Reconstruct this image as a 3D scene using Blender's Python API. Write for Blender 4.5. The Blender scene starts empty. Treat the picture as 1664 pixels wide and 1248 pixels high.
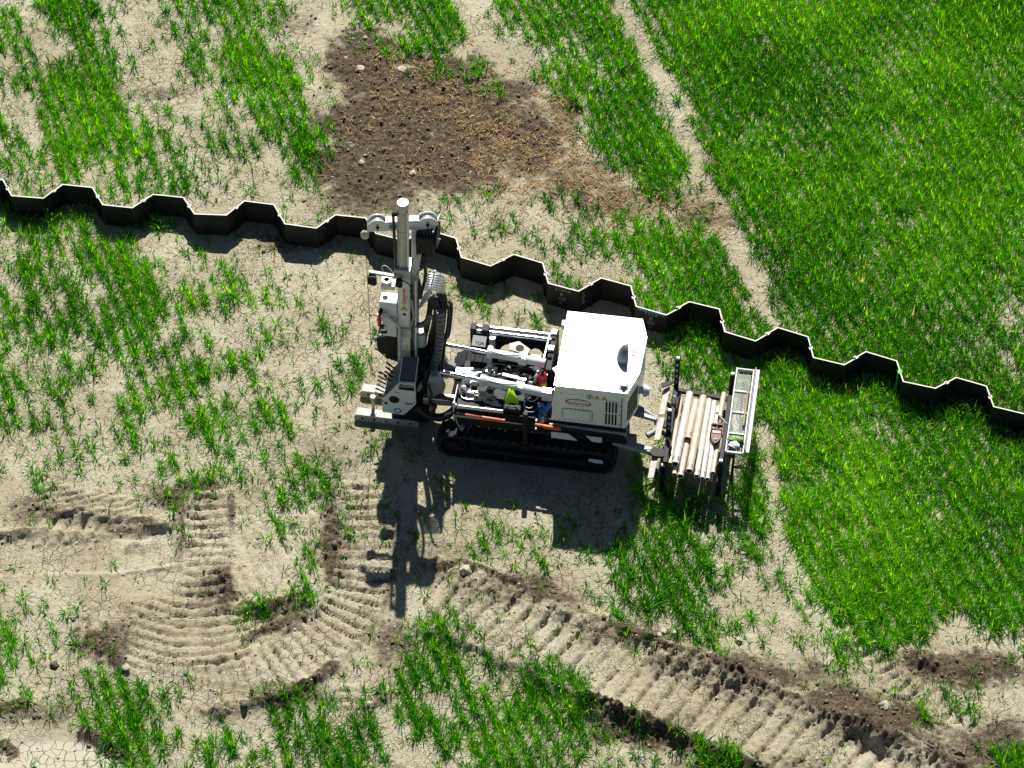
import bpy, bmesh, math, random
import numpy as np
from mathutils import Vector, Matrix
random.seed(7); RNG = np.random.default_rng(11)
sc = bpy.context.scene
col = sc.collection
# ------------------------------------------------------------------ camera
PITCH = math.radians(49.0); HFOV = math.radians(20.0)
FPX = 832/math.tan(HFOV/2); DIST = FPX/122.0
CAM = np.array([0, -DIST*math.cos(PITCH), DIST*math.sin(PITCH)])
cd = bpy.data.cameras.new('camera'); co = bpy.data.objects.new('camera', cd); col.objects.link(co)
co.location = CAM; co.rotation_euler = (math.pi/2-PITCH, 0, 0)
cd.sensor_width = 36; cd.angle = HFOV; cd.clip_end = 2000; cd.clip_start = 0.5
sc.camera = co
sc.render.resolution_x = 1024; sc.render.resolution_y = 768
# ------------------------------------------------------------------ light
SUN_EL = math.radians(49.0); SUN_AZ = math.radians(1.0)      # azimuth measured from +Y towards +X
w = bpy.data.worlds.new('World'); sc.world = w; w.use_nodes = True
nt = w.node_tree; bg = nt.nodes['Background']
sky = nt.nodes.new('ShaderNodeTexSky'); sky.sky_type = 'NISHITA'; sky.sun_disc = False
sky.air_density = .55; sky.dust_density = .3; sky.sun_elevation = SUN_EL; sky.sun_rotation = SUN_AZ
nt.links.new(sky.outputs[0], bg.inputs[0]); bg.inputs[1].default_value = 0.05
sl = bpy.data.lights.new('sun', 'SUN'); sl.energy = 5.0; sl.angle = math.radians(0.53); sl.color = (1, .965, .9)
so = bpy.data.objects.new('sun', sl); col.objects.link(so)
sd = Vector((math.sin(SUN_AZ)*math.cos(SUN_EL), math.cos(SUN_AZ)*math.cos(SUN_EL), math.sin(SUN_EL)))
so.rotation_euler = sd.to_track_quat('Z', 'Y').to_euler(); so.location = (0, 20, 25)
vs = sc.view_settings; vs.view_transform = 'Standard'; vs.look = 'None'; vs.exposure = 0.52; vs.gamma = 1
# ------------------------------------------------------------------ survey helpers (photo point -> ground point)
_R = np.array([1, 0, 0.]); _F = np.array([0, math.cos(PITCH), -math.sin(PITCH)]); _U = np.array([0, math.sin(PITCH), math.cos(PITCH)])
def g(px, py, z=0.0):
    d = _F+_R*(px-832)/FPX+_U*(624-py)/FPX
    return CAM+d*((z-CAM[2])/d[2])
TH = math.radians(-8.8)
UX = np.array([math.cos(TH), math.sin(TH), 0]); VX = np.array([-math.sin(TH), math.cos(TH), 0])
ORG = g(856, 756)+0.76*VX                                   # centre of the rig on the ground
def rig2w(p): return ORG+UX*p[0]+VX*p[1]+np.array([0, 0, p[2]])
# ------------------------------------------------------------------ materials
def mat(name, c, rough=.5, metal=0., var=.0, vscale=12., dirt=None, dirt_amt=0., bump=0., bscale=60., spec=.5, coat=0., alpha=1.):
    m = bpy.data.materials.new(name); m.use_nodes = True
    t = m.node_tree; b = t.nodes['Principled BSDF']
    b.inputs['Base Color'].default_value = (*c, 1); b.inputs['Roughness'].default_value = rough
    b.inputs['Metallic'].default_value = metal; b.inputs['Specular IOR Level'].default_value = spec
    b.inputs['Coat Weight'].default_value = coat
    tc = t.nodes.new('ShaderNodeTexCoord'); geo = t.nodes.new('ShaderNodeNewGeometry')
    if var or dirt:
        n = t.nodes.new('ShaderNodeTexNoise'); n.inputs['Scale'].default_value = vscale; n.inputs['Detail'].default_value = 6; n.inputs['Roughness'].default_value = .65
        t.links.new(geo.outputs['Position'], n.inputs['Vector'])
        r = t.nodes.new('ShaderNodeValToRGB'); r.color_ramp.elements[0].position = .3; r.color_ramp.elements[1].position = .72
        a = [max(0, x*(1-var)) for x in c]; d = [min(1, x*(1+var*.5)) for x in c]
        r.color_ramp.elements[0].color = (*a, 1); r.color_ramp.elements[1].color = (*d, 1)
        t.links.new(n.outputs['Fac'], r.inputs['Fac']); out = r.outputs['Color']
        if dirt:
            n2 = t.nodes.new('ShaderNodeTexNoise'); n2.inputs['Scale'].default_value = vscale*2.3; n2.inputs['Detail'].default_value = 8; n2.inputs['Roughness'].default_value = .7
            t.links.new(geo.outputs['Position'], n2.inputs['Vector'])
            mr = t.nodes.new('ShaderNodeMapRange'); mr.inputs[1].default_value = .5; mr.inputs[2].default_value = .78; mr.inputs[4].default_value = dirt_amt
            t.links.new(n2.outputs['Fac'], mr.inputs[0])
            mx = t.nodes.new('ShaderNodeMix'); mx.data_type = 'RGBA'; mx.inputs[7].default_value = (*dirt, 1)
            t.links.new(mr.outputs[0], mx.inputs[0]); t.links.new(out, mx.inputs[6]); out = mx.outputs[2]
        t.links.new(out, b.inputs['Base Color'])
    if bump:
        n3 = t.nodes.new('ShaderNodeTexNoise'); n3.inputs['Scale'].default_value = bscale; n3.inputs['Detail'].default_value = 5
        t.links.new(geo.outputs['Position'], n3.inputs['Vector'])
        bp = t.nodes.new('ShaderNodeBump'); bp.inputs['Strength'].default_value = bump; bp.inputs['Distance'].default_value = .01
        t.links.new(n3.outputs['Fac'], bp.inputs['Height']); t.links.new(bp.outputs[0], b.inputs['Normal'])
    return m
DUST = (.32, .27, .19)
M = {}
M['white'] = mat('white_paint', (.68, .715, .70), .38, var=.07, vscale=5, dirt=DUST, dirt_amt=.22, coat=.15)
M['hood'] = mat('hood_paint', (.72, .76, .745), .33, var=.03, vscale=3, dirt=DUST, dirt_amt=.08, coat=.25)
M['worn'] = mat('worn_white_paint', (.52, .50, .45), .6, var=.2, vscale=14, dirt=(.2, .16, .11), dirt_amt=.6, bump=.2)
M['grey'] = mat('grey_paint', (.30, .32, .33), .45, var=.15, dirt=DUST, dirt_amt=.3)
M['cowl'] = mat('cowl_steel', (.16, .17, .18), .4, .4, var=.15)
M['black'] = mat('black_paint', (.010, .011, .013), .58, var=.3, dirt=DUST, dirt_amt=.05, spec=.25)
M['slate'] = mat('slate_screen', (.03, .036, .048), .35, var=.2)
M['bluedark'] = mat('blue_panel', (.035, .06, .13), .4, var=.3)
M['rubber'] = mat('rubber', (.026, .0265, .030), .78, var=.3, dirt=DUST, dirt_amt=.08, bump=.3, spec=.25)
M['hose'] = mat('hose_rubber', (.016, .017, .019), .45, var=.2)
M['wrap'] = mat('spiral_wrap', (.12, .14, .15), .4, var=.15)
M['chrome'] = mat('chrome', (.78, .80, .84), .16, 1.0)
M['steel'] = mat('bright_steel', (.55, .55, .55), .34, .9, var=.15, vscale=20)
M['galv'] = mat('galvanized', (.45, .48, .50), .48, .5, var=.18, vscale=18)
M['alu'] = mat('aluminium', (.34, .36, .37), .55, .25, var=.2, vscale=16, dirt=DUST, dirt_amt=.2)
M['rod'] = mat('rod_steel', (.74, .71, .65), .45, .2, var=.12, vscale=9, dirt=(.38, .22, .11), dirt_amt=.4)
M['rodrust'] = mat('rusty_rod_steel', (.66, .55, .42), .55, .15, var=.25, vscale=9, dirt=(.42, .22, .09), dirt_amt=.65)
M['rodend'] = mat('rod_bore', (.02, .018, .016), .8)
M['orange'] = mat('orange_plastic', (.70, .12, .025), .45, var=.1)
M['red'] = mat('red_paint', (.42, .02, .03), .3, var=.1, coat=.3)
M['oxide'] = mat('red_oxide_paint', (.13, .03, .02), .55, var=.35, dirt=DUST, dirt_amt=.15)
M['hivis'] = mat('hi_vis_fabric', (.50, .85, .02), .75, var=.12, vscale=20)
M['bluecl'] = mat('blue_plastic_film', (.10, .33, .62), .35, var=.35, vscale=25)
M['navy'] = mat('navy_plastic', (.02, .035, .17), .45, var=.2)
M['cream'] = mat('cream_cloth', (.62, .57, .36), .85, var=.25, vscale=40)
M['green_gl'] = mat('green_rubber', (.18, .42, .04), .5, var=.2)
M['wood'] = mat('brown_stick', (.38, .24, .14), .6, var=.25, vscale=30)
M['yellow'] = mat('decal_yellow', (.75, .52, .03), .5)
M['dblack'] = mat('decal_black', (.012, .012, .012), .6, spec=.2)
M['dred'] = mat('decal_red', (.50, .06, .03), .5)
M['dblue'] = mat('decal_blue', (.05, .18, .52), .5)
M['dwhite'] = mat('decal_white', (.78, .78, .76), .5)
M['dgreen'] = mat('decal_green', (.2, .5, .08), .5)
M['palebl'] = mat('pale_blue_sky_reflection', (.62, .78, .86), .4)  # painted sky reflection on the idler; also the bag's own pale film end
M['pile'] = mat('sheet_pile_steel', (.011, .0105, .0105), .62, .1, var=.45, vscale=7, dirt=(.085, .05, .03), dirt_amt=.30, bump=.25, bscale=40)
M['pilecut'] = mat('cut_steel_edge', (.56, .54, .49), .6, .1, var=.15, vscale=30)
M['pblue'] = mat('blue_spray', (.04, .27, .58), .6, var=.3, vscale=30)
M['pgreen'] = mat('green_spray', (.05, .62, .06), .6, var=.25, vscale=40)
M['chalk'] = mat('chalk', (.46, .46, .44), .9, var=.4, vscale=60)
M['stone'] = mat('pale_stone', (.50, .44, .33), .9, var=.3, vscale=20, bump=.5)
M['darkclod'] = mat('dark_clod', (.105, .085, .065), .95, var=.4, vscale=25, bump=.6)
# ------------------------------------------------------------------ mesh builder
class MB:
    def __init__(s): s.v = []; s.f = []; s.m = []; s.s = []
    def add(s, vs, fs, m=0, smooth=False):
        o = len(s.v); s.v += [tuple(map(float, v)) for v in vs]
        for f in fs: s.f.append([i+o for i in f]); s.m.append(m); s.s.append(smooth)
        return s
    def box(s, lo, hi, m=0):
        (a, b, c), (d, e, f) = lo, hi
        return s.add([(a,b,c),(d,b,c),(d,e,c),(a,e,c),(a,b,f),(d,b,f),(d,e,f),(a,e,f)],
                     [(0,3,2,1),(4,5,6,7),(0,1,5,4),(1,2,6,5),(2,3,7,6),(3,0,4,7)], m)
    def beam(s, p0, p1, wd, ht, up=(0,0,1), m=0):
        p0, p1 = Vector(p0), Vector(p1); d = (p1-p0).normalized(); up = Vector(up)
        a = d.cross(up).normalized()*wd/2; b = a.cross(d).normalized()*ht/2
        vs = [p0-a-b, p0+a-b, p0+a+b, p0-a+b, p1-a-b, p1+a-b, p1+a+b, p1-a+b]
        return s.add(vs, [(0,1,2,3),(7,6,5,4),(0,4,5,1),(1,5,6,2),(2,6,7,3),(3,7,4,0)], m)
    def cyl(s, p0, p1, r, r2=None, n=16, m=0, caps=True, mcap=None):
        r2 = r if r2 is None else r2
        p0, p1 = Vector(p0), Vector(p1); d = (p1-p0).normalized()
        a = d.orthogonal().normalized(); b = d.cross(a)
        c = [(math.cos(2*math.pi*i/n), math.sin(2*math.pi*i/n)) for i in range(n)]
        A = [p0+(a*x+b*y)*r for x, y in c]; B = [p1+(a*x+b*y)*r2 for x, y in c]
        s.add(A+B, [(i, (i+1) % n, n+(i+1) % n, n+i) for i in range(n)], m, True)
        if caps:
            mc = m if mcap is None else mcap
            s.add(A, [tuple(range(n))[::-1]], mc); s.add(B, [tuple(range(n))], mc)
        return s
    def pipe(s, p0, p1, r, ri, n=16, m=0, mi=1):
        p0, p1 = Vector(p0), Vector(p1); d = (p1-p0).normalized()
        a = d.orthogonal().normalized(); b = d.cross(a)
        c = [a*math.cos(2*math.pi*i/n)+b*math.sin(2*math.pi*i/n) for i in range(n)]
        s.cyl(p0, p1, r, n=n, m=m, caps=False)
        for p, dr, fl in ((p0, d, 1), (p1, -d, 0)):
            A = [p+x*r for x in c]; B = [p+x*ri for x in c]; Cc = [p+x*ri+dr*.06 for x in c]
            q = [(i, n+i, n+(i+1) % n, (i+1) % n) for i in range(n)]
            s.add(A+B, q if fl else [f[::-1] for f in q], m)
            s.add(B+Cc, [f[::-1] for f in q] if not fl else q, mi, True)
            s.add(Cc, [tuple(range(n)) if not fl else tuple(range(n))[::-1]], mi)
        return s
    def tube(s, pts, r, n=8, m=0, closed=False, rf=None, sub=0):
        pts = [Vector(p) for p in pts]
        if sub:
            P = pts; out = []
            N = len(P)
            for i in range(N if closed else N-1):
                q = [P[(i-1) % N] if closed or i > 0 else P[0], P[i], P[(i+1) % N], P[(i+2) % N] if closed or i+2 < N else P[-1]]
                for k in range(sub):
                    t = k/sub
                    out.append(.5*((2*q[1])+(-q[0]+q[2])*t+(2*q[0]-5*q[1]+4*q[2]-q[3])*t*t+(-q[0]+3*q[1]-3*q[2]+q[3])*t**3))
            if not closed: out.append(P[-1])
            pts = out
        N = len(pts); vs = []; prev = None
        for i, p in enumerate(pts):
            a = pts[(i+1) % N] if (closed or i < N-1) else p
            b = pts[i-1] if (closed or i > 0) else p
            d = (a-b).normalized()
            nrm = d.orthogonal().normalized() if prev is None else (prev-d*prev.dot(d)).normalized()
            prev = nrm; bi = d.cross(nrm); rr = rf(i, N) if rf else r
            vs += [p+(nrm*math.cos(2*math.pi*k/n)+bi*math.sin(2*math.pi*k/n))*rr for k in range(n)]
        fs = []
        for i in range(N if closed else N-1):
            j = (i+1) % N
            fs += [(i*n+k, i*n+(k+1) % n, j*n+(k+1) % n, j*n+k) for k in range(n)]
        s.add(vs, fs, m, True)
        if not closed:
            s.add(vs[:n], [tuple(range(n))[::-1]], m); s.add(vs[-n:], [tuple(range(n))], m)
        return s
    def prism(s, poly, lo, hi, plane='uv', m=0, mtop=None):
        """poly in (u,v) extruded in z, in (u,z) extruded in v, or in (v,z) extruded in u"""
        def mk(p, q): return {'uv': (p[0], p[1], q), 'uz': (p[0], q, p[1]), 'vz': (q, p[0], p[1])}[plane]
        ar = sum(poly[i][0]*poly[(i+1) % len(poly)][1]-poly[(i+1) % len(poly)][0]*poly[i][1] for i in range(len(poly)))
        if (ar < 0) != (plane == 'uz'): poly = poly[::-1]
        n = len(poly); A = [mk(p, lo) for p in poly]; B = [mk(p, hi) for p in poly]
        s.add(A+B, [(i, (i+1) % n, n+(i+1) % n, n+i) for i in range(n)], m)
        s.add(A, [tuple(range(n))[::-1]], m); s.add(B, [tuple(range(n))], m if mtop is None else mtop)
        return s
    def ball(s, c, r, m=0, nu=14, nv=8, sq=(1,1,1), half=None):
        vs = []; fs = []
        for j in range(nv+1):
            ph = -math.pi/2+math.pi*j/nv
            for i in range(nu):
                a = 2*math.pi*i/nu
                vs.append((c[0]+r*sq[0]*math.cos(ph)*math.cos(a), c[1]+r*sq[1]*math.cos(ph)*math.sin(a), c[2]+r*sq[2]*math.sin(ph)))
        for j in range(nv):
            for i in range(nu): fs.append((j*nu+i, j*nu+(i+1) % nu, (j+1)*nu+(i+1) % nu, (j+1)*nu+i))
        return s.add(vs, fs, m, True)
    def build(s, name, mats, parent=None, base=(0,0,0), bevel=0, seg=2, link=True):
        me = bpy.data.meshes.new(name)
        b = Vector(base); me.from_pydata([Vector(v)-b for v in s.v], [], s.f)
        if isinstance(mats, str): mats = [mats]
        for k in mats: me.materials.append(M[k])
        me.polygons.foreach_set('material_index', s.m); me.polygons.foreach_set('use_smooth', s.s); me.update()
        o = bpy.data.objects.new(name, me); col.objects.link(o)
        if parent is not None: o.parent = parent
        if bevel:
            md = o.modifiers.new('bevel', 'BEVEL'); md.width = bevel; md.segments = seg; md.limit_method = 'ANGLE'; md.angle_limit = math.radians(40)
        return o
def tag(o, label=None, cat=None, group=None, kind=None):
    if label: o['label'] = label
    if cat: o['category'] = cat
    if group: o['group'] = group
    if kind: o['kind'] = kind
    return o
MB_SHIFT = (0, 0, 0)
class Thing:
    """an Empty standing at a base point given in rig coordinates, turned like the rig"""
    def __init__(s, name, label, cat, base, group=None):
        s.base = base; base = tuple(a+b for a, b in zip(base, MB_SHIFT)); s.o = bpy.data.objects.new(name, None); col.objects.link(s.o)
        s.o.empty_display_size = .1
        s.o.location = rig2w(base); s.o.rotation_euler = (0, 0, TH); tag(s.o, label, cat, group)
    def part(s, mb, name, mats, parent=None, bevel=0, label=None, seg=2):
        o = mb.build(name, mats, parent or s.o, s.base, bevel, seg)
        if label: o['label'] = label
        return o
    def text(s, body, name, matk, origin, X, Y, size, parent=None, ext=.002, align='CENTER', shear=0, off=0):
        c = bpy.data.curves.new('t', 'FONT'); c.body = body; c.size = size; c.align_x = align; c.align_y = 'CENTER'; c.extrude = ext; c.shear = shear; c.offset = off
        t = bpy.data.objects.new('t', c); me = bpy.data.meshes.new_from_object(t)
        bpy.data.objects.remove(t); me.materials.clear(); me.materials.append(M[matk])
        o = bpy.data.objects.new(name, me); col.objects.link(o); o.parent = parent or s.o
        X = Vector(X).normalized(); Y = Vector(Y).normalized(); Z = X.cross(Y)
        mt = Matrix((X, Y, Z)).transposed().to_4x4(); mt.translation = Vector(origin)-Vector(s.base)
        me.transform(mt); return o
# ================================================================== GROUND
# crop cover, one digit per 0.26 m cell of the field (0 bare ... 9 closed), surveyed row by row
COVER = [
"3169633354467"+"7600476667615"+"6778845899999"+"7788888889999",
"4247634043468"+"5500255566734"+"4667871699997"+"7887888788999",
"6625851134448"+"5410113766461"+"2466774389997"+"7678887788989",
"3557784135438"+"7630000246454"+"3466586288999"+"7877887888879",
"4578793224555"+"7651000000145"+"1465588368998"+"8987888788778",
"1487885231542"+"7663000000000"+"0045679627769"+"8888888888887",
"5487887331443"+"4653000000000"+"0015669946758"+"8888878788878",
"4379766653344"+"1464000000000"+"0002668963768"+"9878877888878",
"6637555656253"+"1252000100000"+"0000167982788"+"9968888888878",
"4654355566433"+"3331000000022"+"2210015853689"+"9978888887878",
"6334522221111"+"2222211112344"+"4536142012279"+"9898978889889",
"5646621442112"+"2211211102345"+"4435455534248"+"9999888888888",
"3663566233444"+"4101321111323"+"2452566867727"+"9999987887888",
"4643578343455"+"4112221100121"+"0353255678735"+"6999888677769",
"4556458634364"+"4213220002343"+"0265154678862"+"7899988776757",
"5636567754343"+"4422220002332"+"3301116678873"+"7889997766663",
"4445464746322"+"4414331000211"+"1300000468877"+"4888897677655",
"4555444465532"+"3433441000100"+"0000000677666"+"5788888777664",
"5546545556554"+"3242453000000"+"0000000466665"+"7787888876765",
"6565553467545"+"4333442000000"+"0000000356766"+"7867768877777",
"6354435575563"+"4312210002000"+"0000000234447"+"8888778879987",
"5443224446753"+"3532214111000"+"0000000122227"+"7888757788886",
"3533325544652"+"3522113122000"+"0000001321138"+"8888866788887",
"2545434434372"+"3352222121000"+"0000114311248"+"8988877688788",
"0344411233452"+"4534222114100"+"0001135642358"+"8878888768787",
"1110111141001"+"3434312125321"+"1122234656358"+"8888887858888",
"1110000012001"+"4321222114442"+"1112224675337"+"7988888858889",
"0000000003101"+"3331212123453"+"4233346675446"+"4998988868888",
"0000000000001"+"2222100100253"+"3322555666346"+"3688889868889",
"2211110000000"+"0033000131000"+"2411345797653"+"4689999888988",
"4531100000001"+"4561000031111"+"1403355986445"+"2668999889888",
"5442000000004"+"6200000143111"+"1000154365655"+"3536999974687",
"8454412000004"+"0000012336431"+"3000031134532"+"2333698842345",
"3255550010000"+"0001233648645"+"3641001001311"+"0244242101233",
"3234464112110"+"1112112767654"+"6775100000000"+"0214522331210",
"3426365641110"+"5634254655565"+"6867000000000"+"0002523534210",
"1111646332411"+"5736475685665"+"6678322000000"+"0001001665621",
"0000168552554"+"4736665356675"+"6557534461000"+"0111100102551",
"2200027654655"+"3545656446477"+"6665442255551"+"0221100000078"]
CV = np.array([[int(c) for c in r] for r in COVER], float)
def bil(A, cx, cy):
    h, w_ = A.shape
    cx = np.clip(cx, 0, w_-1.001); cy = np.clip(cy, 0, h-1.001)
    i = cx.astype(int); j = cy.astype(int); a = cx-i; b = cy-j
    return A[j,i]*(1-a)*(1-b)+A[j,i+1]*a*(1-b)+A[j+1,i]*(1-a)*b+A[j+1,i+1]*a*b
def to_px(x, y):                      # ground point -> survey coordinates of the cover sheet
    d = np.stack([x-CAM[0], y-CAM[1], 0*x-CAM[2]])
    f = _F@d.reshape(3, -1); r = _R@d.reshape(3, -1); u = _U@d.reshape(3, -1)
    return (832+FPX*r/f).reshape(x.shape), (624-FPX*u/f).reshape(x.shape)
STRIPS = [([(1000,-20),(1020,20),(1045,75),(1078,145),(1112,222),(1142,290),(1180,350),(1212,420),(1246,500),(1264,550)], .085, .14), ([(742,-10),(785,70),(828,125),(858,150)], .14, .08), ([(1240,690),(1262,860),(1300,960)], .10, .45)]
def cover(x, y):
    px, py = to_px(x, y); c = bil(CV, px/32-.5, py/32-.5)
    for pts, hw, f in STRIPS:
        S, T, B, L = path_st(x, y, pts); c = c*(1-(1-f)*(1-sstep(hw*.8, hw*1.5, B)))
    return c
_T = RNG.random((256, 256))
def vnoise(x, y):
    i = np.floor(x).astype(int); j = np.floor(y).astype(int); a = x-i; b = y-j
    a = a*a*(3-2*a); b = b*b*(3-2*b); i0 = i & 255; i1 = (i+1) & 255; j0 = j & 255; j1 = (j+1) & 255
    return _T[j0,i0]*(1-a)*(1-b)+_T[j0,i1]*a*(1-b)+_T[j1,i0]*(1-a)*b+_T[j1,i1]*a*b
def fbm(x, y, s, o=4, rough=.5):
    t = 0; amp = 1; n = 0
    for k in range(o):
        t = t+amp*vnoise(x*s+17.3*k, y*s+41.7*k); n += amp; amp *= rough; s *= 2.03
    return t/n
def sstep(a, b, x):
    t = np.clip((x-a)/(b-a), 0, 1); return t*t*(3-2*t)
def path_st(x, y, pts):
    """distance across (signed) and along a polyline given by surveyed points"""
    P = np.array([g(*p)[:2] for p in pts]); best = np.full(x.shape, 1e9); S = np.zeros(x.shape); T = np.zeros(x.shape); acc = 0
    for a, b in zip(P[:-1], P[1:]):
        d = b-a; L = np.hypot(*d); d = d/L
        s = np.clip((x-a[0])*d[0]+(y-a[1])*d[1], 0, L); qx = x-a[0]-d[0]*s; qy = y-a[1]-d[1]*s
        r = np.hypot(qx, qy); cr = d[0]*qy-d[1]*qx
        k = r < best; best[k] = r[k]; S[k] = (acc+s)[k]; T[k] = (np.sign(cr)*r)[k]; acc += L
    return S, T, best, acc
def spline(pts, n=8):
    P = [np.array(p, float) for p in pts]; out = []
    for i in range(len(P)-1):
        q = [P[max(i-1, 0)], P[i], P[i+1], P[min(i+2, len(P)-1)]]
        for k in range(n):
            t = k/n
            out.append(.5*((2*q[1])+(-q[0]+q[2])*t+(2*q[0]-5*q[1]+4*q[2]-q[3])*t*t+(-q[0]+3*q[1]-3*q[2]+q[3])*t**3))
    out.append(P[-1]); return [tuple(p) for p in out]
# machine tracks pressed into the soil: path, width, tread pitch, tread depth, slant, press depth, berm left, berm right
TRACKS = [
 ([(592,770),(592,860),(588,930),(568,990),(520,1045),(455,1085),(380,1112),(300,1122)], .66, .165, .055, 0, .02, .03, .05),
 ([(332,790),(335,850),(335,910),(332,985)], .50, .155, .055, 0, .02, .02, .035),
 ([(318,965),(308,1030),(300,1100)], 1.45, .150, .042, 0, .015, .0, .0, .32),
 ([(-40,905),(80,902),(190,900),(300,885)], .56, .20, .010, 0, .035, .045, .01),
 ([(60,800),(140,822),(230,832)], .40, .20, .05, -1.5, .01, .0, .0),
 ([(40,872),(110,862),(175,856)], .38, .21, .055, -.48, .02, .03, .0),
 ([(690,960),(760,985),(850,1022),(940,1062),(1030,1100),(1120,1135),(1210,1170),(1300,1210),(1420,1262),(1560,1320)], .98, .235, .055, -.15, .025, .075, .085),
 ([(1380,1005),(1420,1060),(1470,1110),(1530,1150),(1600,1190)], .34, .16, .05, 0, .02, .03, .03),
 ([(372,900),(450,900),(535,895)], 1.25, .165, .032, .35, .012, .0, .0),
 ([(575,1100),(572,1170)], .45, .14, .03, 0, .015, .0, .0),
 ([(300,1120),(400,1150)], .30, .14, .02, 0.6, .015, .0, .02),
]
# spoil heaps along the tracks: path, width, height
HEAPS = [
 ([(715,925),(760,945),(820,965),(880,990),(960,1020)], .16, .10), ([(900,990),(1010,1035),(1110,1060),(1200,1085)], .13, .06),
 ([(1060,1075),(1120,1085),(1190,1110),(1260,1135),(1330,1165),(1400,1190),(1480,1225),(1560,1260)], .20, .16),
 ([(950,1140),(1010,1165),(1060,1185),(1150,1225),(1260,1275)], .17, .15),
 ([(355,935),(370,965),(362,990)], .22, .09), ([(395,985),(460,975),(520,965),(545,930)], .10, .05), ([(400,1040),(470,1010),(535,975)], .10, .08),
 ([(350,1152),(430,1140),(490,1118),(540,1085)], .10, .09), ([(530,830),(540,880),(540,930)], .16, .05),
 ([(95,830),(150,838),(240,850)], .15, .07), ([(215,890),(260,884),(310,880)], .11, .06), ([(290,800),(340,790),(300,830)], .22, .05),
 ([(150,1035),(170,1060),(195,1080)], .18, .08), ([(140,1195),(175,1215),(215,1235)], .13, .10), ([(0,1210),(20,1222)], .12, .06),
 ([(1480,1065),(1530,1085),(1600,1095)], .16, .07), ([(1380,1170),(1450,1185),(1520,1215)], .22, .10), ([(1200,1078),(1290,1105)], .2, .06),
 ([(30,1145),(0,1150)], .2, .05), ([(600,1150),(630,1130)], .12, .06),
]
HOLLOWS = [([(95,848),(150,856),(235,866)], .14, .05), ([(395,1000),(450,993),(500,985)], .12, .06), ([(1060,1195),(1110,1215)], .12, .06), ([(1390,1205),(1440,1230)], .16, .09), ([(1485,1085),(1520,1095)], .12, .05)]
DARK = [ # damp / dug soil: centre (photo survey), radii in m, strength
 ((600,105),.68,1.0,1),((690,150),1.1,.9,1),((640,210),1.15,1.0,1),((760,200),.95,.95,.95),((850,220),.75,1.0,.8),((720,265),1.35,.7,.95),((590,285),.85,.5,.9),((640,310),.7,.42,.6),
 ((868,235),.34,.85,1),((550,265),.55,.5,.85),((820,150),.7,.36,.7),((915,190),.35,.6,.7),((945,290),.9,.55,.66),((1040,325),1.2,.42,.62),((1150,350),.75,.42,.58),((985,320),.8,.45,.6)]
CHURN = [(300,810,.75,.4,0.66),(345,960,.36,.55,0.79),(542,890,.34,.95,0.73),(180,1040,.7,.45,0.66),(110,825,1.0,.4,0.66),(450,1000,.8,.3,0.59),(470,1130,.9,.25,0.66),(840,970,1.0,.4,0.73),(1010,1035,1.1,.3,0.73),(1200,1095,1.3,.4,0.66),(1400,1165,1.1,.55,0.79),
 (1560,1090,1.0,.4,0.73),(1050,1185,1.0,.35,0.73),(1250,1260,1.4,.4,0.73),(560,720,.9,.8,0.40),(600,330,1.2,.3,0.59),(1600,1220,.9,.6,0.66),(60,1160,1.0,.3,0.53),(480,390,.9,.3,0.50),(260,150,.8,.2,0.46),(250,1000,.6,.3,0.53),(640,1040,.4,.6,0.55),(480,40,.5,.4,0.42),(700,900,.9,.4,0.40)]
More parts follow.
